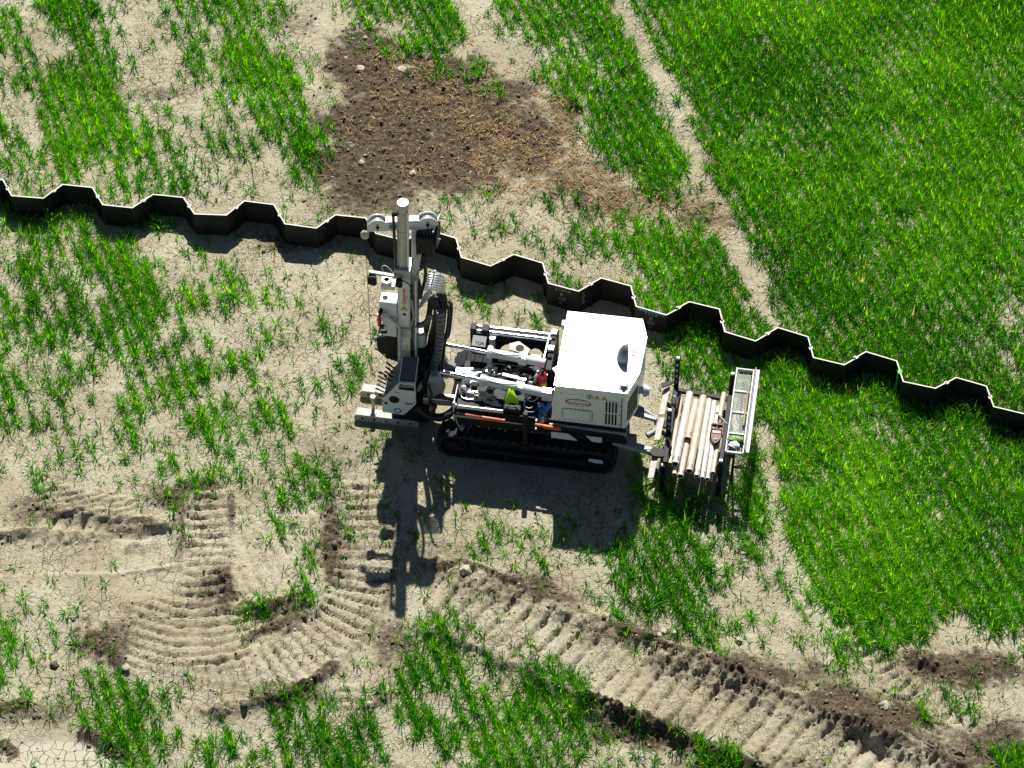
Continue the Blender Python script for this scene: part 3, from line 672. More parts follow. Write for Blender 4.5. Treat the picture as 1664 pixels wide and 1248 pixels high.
# chalk ticks on the web beside the first marked pile
i_ = find_pile(916); kk, p, po, z1, A, B = pile_objs[i_]
a, b = p[2], p[3]; d = (b-a)/np.hypot(*(b-a)); nrm = np.array([d[1], -d[0]])
mb = MB()
for j in range(4):
    c_ = a+(b-a)*(.40+.06*(j % 2))+nrm*.0098-WB[:2]; zz = .31-.06*j
    mb.beam((c_[0]-d[0]*.015, c_[1]-d[1]*.015, zz-.012), (c_[0]+d[0]*.015, c_[1]+d[1]*.015, zz+.012), .004, .012)
mb.build('chalk_writing', 'chalk', po)
# green sprayed interlock
i_ = min(range(len(pile_objs)), key=lambda i: abs((WALL_PX[pile_objs[i][0]][0]+WALL_PX[pile_objs[i][0]+1][0])/2-1461))
kk, p, po, z1, A, B = pile_objs[i_]
c_ = p[0]-WB[:2]; d = (p[1]-p[0])/np.hypot(*(p[1]-p[0])); nrm = np.array([-d[1], d[0]])
mb = MB(); mb.box((c_[0]-.034, c_[1]-.03, .03), (c_[0]+.030, c_[1]+.03, WALL_H+.008)); mb.build('green_paint', 'pgreen', po, bevel=.008)
# ================================================================== DRILL RIG
rig = Thing('drill_rig', 'white tracked drilling rig with tall mast parked beside the sheet piles', 'drill rig', (0, 0, 0))
P = rig.part
# ---- tracks
def stadium(L, H, cz, n=10, inset=0):
    r = H/2-inset; a = L/2-H/2; pts = []
    for i in range(n+1): t = -math.pi/2+math.pi*i/n; pts.append((a+r*math.cos(t), cz+r*math.sin(t)))
    for i in range(n+1): t = math.pi/2+math.pi*i/n; pts.append((-a+r*math.cos(t), cz+r*math.sin(t)))
    return pts
TC = -.02; TL = 2.30; THT = .40
def track(v0, v1, out):
    s = 1 if out > 0 else -1
    o_pts = [(u+TC, z) for u, z in stadium(TL, THT, .205, 12)]; i_pts = [(u+TC, z) for u, z in stadium(TL, THT, .205, 12, .03)]
    mb = MB(); n = len(o_pts)
    V = [(u, v0, z) for u, z in o_pts]+[(u, v1, z) for u, z in o_pts]+[(u, v0, z) for u, z in i_pts]+[(u, v1, z) for u, z in i_pts]
    F = []
    for i in range(n):
        j = (i+1) % n
        F += [(i, j, n+j, n+i), (2*n+i, 3*n+i, 3*n+j, 2*n+j), (i, 2*n+i, 2*n+j, j), (n+i, n+j, 3*n+j, 3*n+i)]
    mb.add(V, F)
    tr = P(mb, 'rubber_track', 'rubber')
    # lugs
    lug = MB(); lug.add([(-.030, -.145, 0), (.026, -.145, 0), (.040, .0, 0), (.026, .145, 0), (-.030, .145, 0), (-.016, 0, 0)] +
                        [(-.022, -.140, .026), (.018, -.140, .026), (.032, .0, .026), (.018, .140, .026), (-.022, .140, .026), (-.008, 0, .026)],
                        [(6,7,8,11),(11,8,9,10),(0,1,7,6),(1,2,8,7),(2,3,9,8),(3,4,10,9),(4,5,11,10),(5,0,6,11)])
    me0 = None
    a = TL/2-THT/2; r = THT/2; per = 4*a+2*math.pi*r; nl = 46
    for k in range(nl):
        q = k/nl*per
        if q < 2*a: u, z, an = -a+q, .205-r, math.pi
        elif q < 2*a+math.pi*r: t = (q-2*a)/r-math.pi/2; u, z, an = a+r*math.cos(t), .205+r*math.sin(t), math.pi/2-t
        elif q < 4*a+math.pi*r: u, z, an = a-(q-2*a-math.pi*r), .205+r, 0
        else: t = (q-4*a-math.pi*r)/r+math.pi/2; u, z, an = -a+r*math.cos(t), .205+r*math.sin(t), math.pi/2-t
        if me0 is None: ob = lug.build('tread_lug', 'rubber', tr); me0 = ob.data
        else: ob = bpy.data.objects.new('tread_lug', me0); col.objects.link(ob); ob.parent = tr
        ob.location = (u+TC, (v0+v1)/2, z); ob.rotation_euler = (0, an, 0)
    vo = v0 if s < 0 else v1
    mb = MB(); mb.cyl((-.93+TC, v0+.03, .205), (-.93+TC, v1-.03, .205), .155, n=24); mb.cyl((-.93+TC, vo+s*.004, .205), (-.93+TC, vo-s*.05, .205), .10, n=20)
    for k in range(9):
        an = 2*math.pi*k/9; mb.box((-.93+TC+.07*math.cos(an)-.009, vo+s*.004-.006, .205+.07*math.sin(an)-.009), (-.93+TC+.07*math.cos(an)+.009, vo+s*.004+.006, .205+.07*math.sin(an)+.009))
    P(mb, 'drive_sprocket', 'black', tr)
    mb = MB(); mb.cyl((.93+TC, v0+.03, .205), (.93+TC, v1-.03, .205), .15, n=24); mb.cyl((.93+TC, vo+s*.004, .205), (.93+TC, vo-s*.05, .205), .055, n=14)
    P(mb, 'idler_wheel', 'black', tr)
    mb = MB(); mb.box((-.76, v0+.05, .12), (.72, v1-.05, .30)); mb.box((-.70, vo+s*.02-.02, .19), (.62, vo+s*.02+.02, .25)); mb.box((.62, vo+s*.012-.03, .16), (.80, vo+s*.012+.03, .27))
    P(mb, 'track_frame', 'black', tr, bevel=.01)
    for k in range(5):
        mb = MB(); c = -.60+k*.29; mb.cyl((c, v0+.03, .105), (c, v1-.03, .105), .062, n=14); P(mb, 'road_roller', 'black', tr)
    return tr
tn = track(-.76, -.46, -1); track(.46, .76, 1)
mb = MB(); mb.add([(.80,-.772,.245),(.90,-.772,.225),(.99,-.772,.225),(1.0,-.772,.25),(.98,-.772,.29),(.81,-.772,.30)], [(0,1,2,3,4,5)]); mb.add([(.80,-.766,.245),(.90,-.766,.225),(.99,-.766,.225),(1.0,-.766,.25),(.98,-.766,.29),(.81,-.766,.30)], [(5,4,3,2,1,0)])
P(mb, 'pale_blue_sky_reflection', 'palebl', tn)  # flat plate with a sky reflection put into its colour
for (a, b, c) in ((-.92,-.60,.425),(-.86,-.62,.42)):
    mb = MB(); mb.add([(a,b-.05,c),(a+.06,b-.07,c),(a+.09,b+.01,c+.012),(a+.02,b+.06,c+.01)], [(0,1,2,3)]); mb.add([(a,b-.05,c-.008),(a+.06,b-.07,c-.008),(a+.09,b+.01,c+.004),(a+.02,b+.06,c+.002)], [(3,2,1,0)]); P(mb, 'mud_flake', 'stone', tn)
# ---- chassis
mb = MB(); mb.box((-1.0, -.40, .26), (1.20, .40, .60)); mb.box((-.98, -.44, .52), (.30, .22, .66)); P(mb, 'chassis', 'black', bevel=.012)
mb = MB(); mb.box((-.95, -.715, .60), (1.28, -.44, .665)); mb.box((.26, -.70, .66), (1.27, .56, .895)); P(mb, 'side_deck', 'black', bevel=.01)
mb = MB(); mb.prism([(.31,.585),(.31,.70),(.53,.70),(.65,.585)], -.735, -.722, 'uz'); P(mb, 'skirt_panel', 'white')
mb = MB(); mb.prism([(.76,.70),(.88,.70),(.965,.70),(.965,.60),(.84,.60)], -.735, -.722, 'uz'); P(mb, 'skirt_panel', 'white')
mb = MB(); mb.prism([(.28,.80),(1.27,.775),(1.27,.845),(.28,.86)], -.742, -.716, 'uz'); P(mb, 'sill_trim', 'grey', bevel=.006)
# ---- engine hood
HP = [(.34,-.70),(1.255,-.70),(1.37,-.34),(1.385,.28),(1.29,.57),(.335,.56)]
mb = MB(); mb.prism(HP, .90, 1.50); hood = P(mb, 'engine_hood', 'hood', bevel=.018)
def grow_poly(pl, d):
    c = np.mean(pl, 0); return [tuple(np.array(p)+(np.array(p)-c)/np.hypot(*(np.array(p)-c))*d) for p in pl]
mb = MB(); mb.prism([(.330,-.340),(1.377,-.335),(1.393,.28),(1.297,.58),(.325,.57)], 1.502, 1.588); P(mb, 'hood_lid', 'hood', hood, bevel=.022, seg=3)
mb = MB(); mb.prism([(.332,-.709),(1.262,-.709),(1.376,-.347),(.332,-.352)], 1.502, 1.586); P(mb, 'hood_lid', 'hood', hood, bevel=.03, seg=4)
mb = MB(); mb.box((.345,-.3515,1.50), (1.36,-.3405,1.545)); P(mb, 'lid_seam', 'dblack', hood)
for k in range(4):
    for (a, b) in ((.945, 1.155), (1.18, 1.385)):
        mb = MB(); u0 = .995+k*.041; mb.box((u0, -.7045, a), (u0+.021, -.696, b)); P(mb, 'vent_slot', 'dblack', hood)
mb = MB()
for k in range(5): mb.box((.983+k*.041, -.7085, .935), (.9945+k*.041-.001, -.699, 1.395))
mb.box((.983, -.7085, 1.156), (1.16, -.699, 1.179)); mb.box((.983, -.7085, 1.386), (1.16, -.699, 1.40)); mb.box((.983, -.7085, .930), (1.16, -.699, .944))
P(mb, 'vent_frame', 'hood', hood)
mb = MB(); mb.box((1.195,-.7065,.905), (1.205,-.698,1.48)); P(mb, 'door_gap', 'dblack', hood)
mb = MB()
for zz in (.97, 1.15, 1.33): mb.cyl((1.175,-.698,zz), (1.175,-.706,zz), .008, n=8)
P(mb, 'door_screw', 'dblack', hood)
# slots on the slanted rear corner
e0, e1 = np.array((1.255,-.70)), np.array((1.37,-.34)); ed = (e1-e0)/np.hypot(*(e1-e0)); en = np.array([ed[1], -ed[0]])
for k in range(6):
    s0 = .045+k*.053; c0 = e0+ed*s0+en*.0006
    mb = MB(); mb.beam((c0[0]+ed[0]*.0, c0[1]+ed[1]*.0, 1.18), (c0[0]+ed[0]*.030, c0[1]+ed[1]*.030, 1.18), .010, .42 if k else .38); P(mb, 'vent_slot', 'dblack', hood)
# access panel with rivets
def rrect(x0, z0, x1, z1, r, n=5):
    pts = []
    for cx_, cz_, a0 in ((x1-r,z1-r,0),(x0+r,z1-r,90),(x0+r,z0+r,180),(x1-r,z0+r,270)):
        for i in range(n+1): a = math.radians(a0+90*i/n); pts.append((cx_+r*math.cos(a), cz_+r*math.sin(a)))
    return pts
mb = MB(); mb.prism(rrect(.435,.94,.835,1.168,.05), -.7035, -.698, 'uz'); P(mb, 'panel_gasket', 'dblack', hood)
mb = MB(); mb.prism(rrect(.441,.946,.829,1.162,.046), -.708, -.7036, 'uz'); ap = P(mb, 'access_panel', 'hood', hood)
mb = MB()
for k in range(6):
    for zz in (.962, 1.146): mb.cyl((.49+k*.058,-.7075,zz), (.49+k*.058,-.711,zz), .0075, n=8)
for zz in (1.01, 1.054, 1.098):
    for uu in (.459, .811): mb.cyl((uu,-.7075,zz), (uu,-.711,zz), .0075, n=8)
P(mb, 'rivet_row', 'dblack', hood)
# oval maker's badge and lettering
def ellipse(cx_, cz_, a, b, n=36): return [(cx_+a*math.cos(2*math.pi*i/n), cz_+b*math.sin(2*math.pi*i/n)) for i in range(n)]
mb = MB(); mb.prism(ellipse(.645,1.292,.165,.066), -.703, -.699, 'uz'); P(mb, 'badge_rim', 'dblack', hood)
mb = MB(); mb.prism(ellipse(.645,1.292,.156,.057), -.7055, -.7031, 'uz'); P(mb, 'badge', 'dwhite', hood)
rig.text('Geoprobe', 'badge_lettering', 'dred', (.645,-.7062,1.285), (1,0,0), (0,0,1), .076, hood, .0012, off=.0015)
mb = MB(); mb.box((.58,-.7068,1.325), (.72,-.7054,1.331)); P(mb, 'badge_line', 'dblue', hood)
def tri(cx_, cz_, s, v, par, plane_rot=None):
    mb = MB(); mb.prism([(cx_-s*1.12,cz_-s*.66),(cx_+s*1.12,cz_-s*.66),(cx_,cz_+s*1.28)], v-.003, v, 'uz'); P(mb, 'warning_triangle', 'dblack', par)
    mb = MB(); mb.prism([(cx_-s,cz_-s*.6),(cx_+s,cz_-s*.6),(cx_,cz_+s*1.12)], v-.0045, v-.0031, 'uz'); P(mb, 'warning_triangle', 'yellow', par)
    mb = MB(); mb.box((cx_-.005,v-.006,cz_-s*.1), (cx_+.005,v-.0046,cz_+s*.55)); mb.box((cx_-.005,v-.006,cz_-s*.42), (cx_+.005,v-.0046,cz_-s*.24)); P(mb, 'warning_mark', 'dblack', par)
tri(.882,1.425,.036,-.70,hood); tri(.975,1.425,.036,-.70,hood)
mb = MB(); mb.prism(ellipse(.79,1.43,.042,.042,24), -.7025, -.699, 'uz'); P(mb, 'hand_symbol_rim', 'dblack', hood)
mb = MB(); mb.prism(ellipse(.79,1.43,.034,.034,24), -.7045, -.7026, 'uz'); P(mb, 'hand_symbol', 'dwhite', hood)
mb = MB(); mb.prism([(.773,1.418),(.80,1.408),(.808,1.436),(.795,1.452),(.79,1.435),(.776,1.450)], -.706, -.7046, 'uz'); P(mb, 'hand_mark', 'dblack', hood)
for (a, b, c, k) in ((.395,.455,.038,'dwhite'),(.505,.66,.04,'dwhite'),):
    mb = MB(); mb.box((a,-.7025,1.425), (b,-.699,1.425+c)); P(mb, 'small_decal', k, hood)
mb = MB(); mb.box((.412,-.704,1.436), (.44,-.7026,1.45)); P(mb, 'small_decal_mark', 'dred', hood)
mb = MB(); mb.prism([(.515,1.43),(.55,1.43),(.53,1.455)], -.704, -.7026, 'uz'); P(mb, 'small_decal_mark', 'dgreen', hood)
mb = MB(); mb.box((.57,-.704,1.449), (.65,-.7026,1.453)); P(mb, 'small_decal_mark', 'dred', hood)
# exhaust cowl: half bowl open to the rear
mb = MB(); nu, nv = 12, 7; V = []; F = []
for sh, rr in ((0, .135), (1, .127)):
    for j in range(nv+1):
        ph = (math.pi/2)*j/nv
        for i in range(nu+1):
            a = math.pi/2+math.pi*i/nu
            V.append((1.185+rr*.98*math.cos(ph)*math.cos(a), -.12+rr*math.cos(ph)*math.sin(a), 1.586+rr*1.75*math.sin(ph)))
def ix(s_, j, i): return s_*(nv+1)*(nu+1)+j*(nu+1)+i
for j in range(nv):
    for i in range(nu):
        F.append((ix(0,j,i), ix(0,j+1,i), ix(0,j+1,i+1), ix(0,j,i+1))); F.append((ix(1,j,i), ix(1,j,i+1), ix(1,j+1,i+1), ix(1,j+1,i)))
for j in range(nv):
    for i in (0, nu):
        F.append((ix(0,j,i), ix(1,j,i), ix(1,j+1,i), ix(0,j+1,i)))
mb.add(V, F, 0, True); P(mb, 'exhaust_cowl', 'cowl', hood)
mb = MB()
for vv in (-.245, .005, -.12): mb.box((1.04 if vv == -.12 else 1.15, vv-.018, 1.587), (1.075 if vv == -.12 else 1.18, vv+.018, 1.60))
P(mb, 'cowl_tab', 'galv', hood)
mb = MB(); mb.tube([(1.245,-.05,1.585),(1.25,-.04,1.63),(1.27,.0,1.635),(1.275,.02,1.60)], .008, sub=4); P(mb, 'lid_handle', 'steel', hood)
mb = MB(); mb.cyl((1.205,-.59,1.585), (1.205,-.59,1.603), .068, n=24); mb.cyl((1.205,-.59,1.603), (1.205,-.59,1.635), .046, n=20); P(mb, 'fuel_cap', 'grey', hood)
mb = MB(); mb.box((1.185,-.635,1.636), (1.225,-.545,1.655)); P(mb, 'cap_grip', 'white', hood)
mb = MB(); mb.cyl((1.36,-.27,1.18), (1.43,-.27,1.18), .05, n=18); mb.cyl((1.43,-.27,1.18), (1.475,-.27,1.18), .082, n=22); mb.cyl((1.475,-.27,1.18), (1.505,-.27,1.18), .06, n=20); P(mb, 'rear_air_cleaner', 'galv', hood, bevel=.006)
mb = MB(); mb.cyl((1.38,.10,1.50), (1.50,.11,1.49), .006, n=8); P(mb, 'aerial_stub', 'chrome', hood)
mb = MB(); mb.box((.26,.44,1.36), (.325,.54,1.45)); P(mb, 'work_light', 'dwhite', hood, bevel=.012)
mb = MB(); mb.prism([(.25,-.28),(.34,-.20),(.34,-.40)], 1.40, 1.412); P(mb, 'hinge_plate', 'galv', hood)
# ---- bulkhead left of the hood
mb = MB(); mb.box((.13,-.10,.66), (.215,.62,1.16)); bh = P(mb, 'bulkhead', 'black', bevel=.012)
for vv in (.54, .26): mb = MB(); mb.box((.12,vv-.045,1.161), (.20,vv+.045,1.20)); P(mb, 'bulkhead_latch', 'galv', bh, bevel=.006)
mb = MB(); mb.box((.135,.10,1.161), (.19,.16,1.19)); mb.box((.14,.43,1.161), (.19,.49,1.18)); P(mb, 'bulkhead_socket', 'dblack', bh)
mb = MB(); mb.beam((.088,.60,1.02), (.066,.0,1.02), .016, .05); P(mb, 'white_flat_bar', 'white')
# ---- far side frame
mb = MB(); mb.cyl((-.90,.605,.96), (.11,.605,.95), .034, n=14); P(mb, 'far_rail_tube', 'chrome')
mb = MB(); mb.beam((-.93,.665,.99), (.11,.665,.985), .02, .05); P(mb, 'far_rail_bar', 'steel')
def arch(n=8):
    pl = [(-.93,.55),(-.93,.93),(.11,.925),(.11,.55),(.03,.55)]
    for i in range(n+1): a = math.pi*i/n; pl.append((-.08+.10*math.cos(a), .62+.18*math.sin(a)))
    pl += [(-.19,.55),(-.27,.55)]
    for i in range(n+1): a = math.pi*i/n; pl.append((-.43+.14*math.cos(a), .62+.20*math.sin(a)))
    pl += [(-.58,.55)]
    return pl
mb = MB(); mb.prism(arch(), .565, .60, 'uz'); P(mb, 'far_side_plate', 'black')
mb = MB(); mb.box((-.72,.44,.55), (.15,.60,.64)); P(mb, 'far_sill', 'black', bevel=.008)
for (a, b) in ((-.95,-.87), (-.81,-.70)):
    mb = MB(); mb.box((a,.54,.60), (b,.655,1.06)); P(mb, 'far_post', 'black', bevel=.01)
mb = MB(); mb.beam((-.90,.42,.98), (-.72,.42,.975), .15, .012, up=(.15,-.35,1)); P(mb, 'identification_plate', 'alu')
rig.text('TOR', 'plate_lettering', 'dblack', (-.80,.385,.974), (1,0,0), (0,1,.35), .06, None, .001)
mb = MB(); mb.cyl((-.66,.30,.64), (-.64,.30,1.02), .035, n=14); P(mb, 'filter_housing', 'white')
mb = MB(); mb.cyl((-.655,.54,.62), (-.655,.54,.95), .045, n=14); P(mb, 'breather_tube', 'galv')
mb = MB(); mb.prism([(-.42,.46),(-.30,.52),(-.13,.40),(-.16,.30),(-.40,.36)], .93, .955); bp_ = P(mb, 'mounting_plate', 'worn', bevel=.004)
mb = MB(); mb.cyl((-.27,.40,.954), (-.27,.40,.962), .055, n=18); P(mb, 'plate_hole', 'dblack', bp_)
mb = MB(); mb.box((-.55,.33,.72), (-.44,.43,.80)); P(mb, 'wood_chock', 'wood', bevel=.005); mb = MB(); mb.box((-.12,.30,.86), (.02,.36,.92)); P(mb, 'tan_bracket', 'worn', bevel=.006)
# ---- mast tilt cylinders
def ram(a, b, c, rb, rr, name):
    a, b, c = Vector(a), Vector(b), Vector(c); d = (c-b).normalized()
    mb = MB(); mb.cyl(b, c, rb, n=18); o = P(mb, name, 'white')
    mb = MB(); mb.cyl(a, b, rr, n=14); P(mb, 'piston_rod', 'chrome', o)
    mb = MB(); mb.cyl(b-d*.02, b+d*.05, rb+.014, n=18); P(mb, 'gland', 'white', o)
    mid = b+(c-b)*.60; mb = MB(); mb.beam(mid-d*.055, mid+d*.055, .12, .13); P(mb, 'trunnion_block', 'white', o, bevel=.008)
    mb = MB(); mb.tube([b+Vector((.05,-.02,.05)), b+(c-b)*.3+Vector((0,-.04,.06)), mid+Vector((-.02,-.02,.09))], .010, sub=4); P(mb, 'feed_pipe', 'steel', o)
    return o
ram((-1.27,.205,1.09), (-.63,.135,1.10), (.12,.05,1.12), .058, .027, 'tilt_cylinder')
ram((-1.20,-.285,1.10), (-.65,-.345,1.10), (.18,-.42,1.08), .062, .029, 'tilt_cylinder')
mb = MB(); mb.box((.14,-.47,.98), (.27,-.37,1.14)); P(mb, 'cylinder_anchor', 'white', bevel=.01)
mb = MB(); mb.cyl((-.17,-.37,1.06), (-.17,-.46,1.06), .045, n=16); P(mb, 'blue_cap', 'bluedark')
# ---- valves, hoses and pipes on the deck
for k, (a, b, c) in enumerate([((-.72,-.16,.66),(-.48,.06,.82),'black'),((-.40,-.22,.66),(-.12,.02,.80),'black'),((-.05,-.10,.66),(.06,.12,.98),'black'),((-.92,-.20,.60),(-.74,.10,.74),'grey'),((-.55,-.40,.66),(-.25,-.28,.80),'black')]):
    mb = MB(); mb.box(a, b); P(mb, 'valve_block', c, bevel=.012)
rnd = random.Random(5)
for k in range(18):
    a = (rnd.uniform(-.85,-.1), rnd.uniform(-.26,.06), .80); b = (a[0]+rnd.uniform(.2,.6), rnd.uniform(-.26,.1), rnd.uniform(.8,.95)); b = (min(b[0], .08), b[1], b[2])
    mid = ((a[0]+b[0])/2, (a[1]+b[1])/2+rnd.uniform(-.1,.1), rnd.uniform(.9,1.04))
    mb = MB(); mb.tube([a, ((a[0]*2+mid[0])/3, a[1], .9), mid, ((b[0]*2+mid[0])/3, b[1], b[2]+.04), b], rnd.choice((.014,.017,.021)), sub=5); P(mb, 'hydraulic_hose', 'hose' if k % 5 else 'steel')
for k in range(26):
    c = (rnd.uniform(-.85,.06), rnd.uniform(-.30,.08), rnd.uniform(.76,.95)); mb = MB()
    if k % 2: mb.cyl(c, (c[0]+rnd.uniform(-.02,.05), c[1]+rnd.uniform(-.03,.03), c[2]+.05), rnd.uniform(.012,.024), n=8)
    else: mb.box((c[0]-.02,c[1]-.018,c[2]-.015), (c[0]+rnd.uniform(.01,.03),c[1]+.018,c[2]+.02))
    P(mb, 'pipe_fitting', rnd.choice(('galv','white','chrome','worn')))
mb = MB(); mb.beam((-.42,-.12,1.0), (-.10,-.17,1.0), .05, .02); P(mb, 'white_link_bar', 'white', bevel=.005)
mb = MB(); mb.tube([(.02,-.14,.80),(.01,-.13,.98),(.04,-.08,1.03),(.12,-.04,1.03)], .026, sub=5); P(mb, 'bent_steel_pipe', 'galv')
mb = MB(); mb.beam((-.06,-.20,.82), (-.03,-.24,1.06), .05, .012, up=(0,1,0)); P(mb, 'white_lug', 'white')
for (a, b) in ((-.90,-.26), (-.80,-.29)):
    mb = MB(); mb.box((a,b,.88), (a+.075,b+.07,.985)); P(mb, 'white_solenoid', 'white', bevel=.008)
for k in range(4):
    mb = MB(); mb.cyl((-.80+k*.045,-.40,.72), (-.80+k*.045,-.40,.93), .010, n=8); P(mb, 'relief_valve', 'chrome')
for k, (a, b, r) in enumerate([(-.885,-.36,.036),(-.86,-.42,.024),(-.63,-.40,.022),(-.575,-.405,.026),(-.53,-.405,.022)]):
    mb = MB(); mb.ball((a,b,.93), r); mb.cyl((a,b,.70), (a,b,.92), r*.6, n=10); P(mb, 'valve_knob', 'white')
# ---- near side tray and bars
mb = MB(); mb.box((-.95,-.71,.666), (.26,-.44,.69)); mb.box((-.95,-.708,.875), (-.085,-.28,.90)); P(mb, 'tool_tray', 'black', bevel=.004)
mb = MB(); mb.box((-.95,-.722,.692), (.10,-.709,.925)); mb.box((-.962,-.70,.692), (-.951,-.30,.92)); P(mb, 'tray_side_panel', 'black')
mb = MB(); mb.beam((-.955,-.71,.99), (-.955,-.35,1.0), .012, .07); mb.beam((-.955,-.70,.67), (-.955,-.70,1.02), .03, .03, up=(1,0,0)); P(mb, 'tray_end_bar', 'white', bevel=.004)
mb = MB(); mb.prism([(-.95,.70),(-.95,.98),(-.92,.98),(-.905,.86),(-.80,.755),(-.80,.70)], -.700, -.688, 'uz'); P(mb, 'corner_gusset', 'white')
mb = MB(); mb.beam((-.95,-.733,.80), (-.06,-.733,.80), .018, .035); P(mb, 'lower_rail', 'galv', bevel=.004)
mb = MB(); mb.beam((-.90,-.695,.955), (-.32,-.695,.955), .02, .025); P(mb, 'upper_rail', 'galv', bevel=.004)
mb = MB(); mb.cyl((-.98,-.765,.885), (1.25,-.765,.80), .014, n=10); gb = P(mb, 'grab_bar', 'black')
for (a, b, r) in ((-.80,-.58,.021),(-.58,-.285,.027),(.095,.25,.021),(.215,.44,.027)):
    za = .885-(a+.98)*.0381; zb = .885-(b+.98)*.0381
    dv = -.05 if r > .022 else .0
    mb = MB(); mb.cyl((a,-.765+dv*.2,za), (b,-.765+dv*.2,zb), r, n=12); P(mb, 'orange_sleeve', 'orange', gb)
mb = MB(); mb.box((-.055,-.775,.30), (.01,-.705,1.02)); mb.box((-.075,-.79,.30), (.03,-.705,.42)); P(mb, 'side_post', 'black', bevel=.008)
for (a, b) in ((.115,.83),(.115,.76),(.12,.92)):
    mb = MB(); mb.cyl((a,-.74,b), (a,-.775,b), .016, n=10); P(mb, 'bolt_head', 'galv')
for k in range(9):
    mb = MB(); c = -.86+k*.12+rnd.uniform(-.03,.03); zz = rnd.uniform(.58,.66); mb.cyl((c,-.716,zz), (c,-.726,zz), .010, n=8); P(mb, 'bolt_head', 'galv')
mb = MB(); mb.tube([(-.93,-.73,.78),(-.90,-.76,.66),(-.83,-.765,.58)], .008, sub=4); P(mb, 'bowden_cable', 'galv')
# ---- mast foot, feet, swing frame
for (v0, v1, u1) in ((-.350,-.225,-1.50), (.065,.190,-1.62)):
    mb = MB(); mb.prism([(-2.36,.025),(-2.36,.09),(-2.33,.125),(u1-.04,.125),(u1,.10),(u1,.0),(-2.33,.0)], v0, v1, 'uz'); ft = P(mb, 'stabilizer_foot', 'worn', bevel=.006)
    for k in range(5): mb = MB(); mb.cyl((-2.25+k*.16,v0+.001,.065), (-2.25+k*.16,v0-.006,.065), .016, n=10); P(mb, 'foot_bolt', 'dblack', ft)
mb = MB(); mb.box((-1.86,-.34,.10), (-1.36,.24,.36)); mb.box((-1.80,-.22,.30), (-1.46,.14,.62)); P(mb, 'mast_foot', 'black', bevel=.02)
mb = MB(); mb.cyl((-2.13,-.20,.0), (-2.13,-.19,.28), .022, n=10); mb.cyl((-2.13,-.19,.28), (-2.13,-.19,.34), .035, n=12); P(mb, 'probe_rod', 'rodrust')
for vv in (-.34, .14):
    mb = MB(); mb.beam((-1.42,vv,.60), (-.55,vv,.66), .11, .12); P(mb, 'slide_beam', 'steel', bevel=.012)
mb = MB(); mb.prism([(-1.36,.48),(-1.36,.98),(-1.26,1.00),(-1.18,.80),(-1.08,.75),(-1.07,.60),(-1.18,.50)], .13, .19, 'uz'); sp_ = P(mb, 'swing_plate', 'grey', bevel=.008)
mb = MB(); mb.cyl((-1.10,.128,.67), (-1.10,.120,.67), .032, n=14); P(mb, 'pin_hole', 'dblack', sp_)
mb = MB(); mb.prism([(-1.38,.50),(-1.36,.90),(-1.33,1.04),(-1.23,1.06),(-1.14,.82),(-1.19,.66),(-1.31,.50)], -.34, -.24, 'uz'); P(mb, 'swing_plate', 'grey', bevel=.02)
mb = MB(); mb.tube([(-1.52,-.32,.40),(-1.38,-.36,.31),(-1.20,-.38,.30),(-1.06,-.38,.42),(-.98,-.36,.54)], .055, n=12, sub=5); P(mb, 'feed_hose', 'hose')
mb = MB(); mb.tube([(-1.30,-.30,.62),(-1.18,-.36,.70),(-1.05,-.38,.70),(-.95,-.38,.66)], .03, n=10, sub=5); P(mb, 'feed_hose', 'hose')
mb = MB(); mb.tube([(-1.12,-.42,.42),(-1.06,-.44,.49),(-.98,-.44,.52),(-.93,-.44,.52)], .018, n=8, sub=4); P(mb, 'grey_hose', 'galv')
for k in range(12):
    a = (rnd.uniform(-1.46,-1.30), rnd.uniform(-.38,-.05), rnd.uniform(.45,1.0)); mb = MB()
    mb.tube([a, (a[0]+.05, a[1]-.08, a[2]-.1), (a[0]+.02, a[1]-.08, a[2]-.25), (a[0]+.10, a[1]-.02, a[2]-.38)], rnd.uniform(.015,.03), sub=4); P(mb, 'hydraulic_hose', 'hose')
# ---- control console
FP = [(-1.948,.377),(-1.948,.62),(-1.709,.995),(-1.50,1.015),(-1.50,.615),(-1.663,.365)]
mb = MB(); mb.prism(FP, -.465, -.448, 'uz'); con = P(mb, 'control_console', 'white', bevel=.004)
mb = MB(); mb.prism([(-1.93,.40),(-1.93,.61),(-1.70,.97),(-1.515,.99),(-1.515,.62),(-1.66,.39)], -.447, -.24, 'uz'); P(mb, 'console_body', 'black', con)
mb = MB(); mb.add([(-1.705,-.445,1.0),(-1.502,-.445,1.02),(-1.49,-.26,1.30),(-1.685,-.26,1.28),(-1.705,-.42,.985),(-1.502,-.42,1.0),(-1.49,-.235,1.28),(-1.685,-.235,1.26)],
                  [(0,1,2,3),(7,6,5,4),(0,4,5,1),(1,5,6,2),(2,6,7,3),(3,7,4,0)]); scn = P(mb, 'screen_slab', 'slate', con, bevel=.004)
mb = MB()
for (a, b) in (((-1.712,-.45,1.005),(-1.692,-.262,1.287)), ((-1.498,-.45,1.025),(-1.486,-.262,1.305)), ((-1.712,-.45,1.005),(-1.498,-.45,1.025))): mb.beam(a, b, .012, .02, up=(0,-.8,.6))
P(mb, 'screen_frame', 'galv', con)
mb = MB(); mb.add([(-1.935,-.445,.625),(-1.712,-.445,.985),(-1.690,-.27,1.26),(-1.90,-.20,.85),(-1.925,-.425,.60),(-1.70,-.42,.96),(-1.68,-.25,1.23),(-1.88,-.18,.82)],
                  [(0,1,2,3),(7,6,5,4),(0,4,5,1),(1,5,6,2),(2,6,7,3),(3,7,4,0)]); P(mb, 'lever_panel', 'bluedark', con)
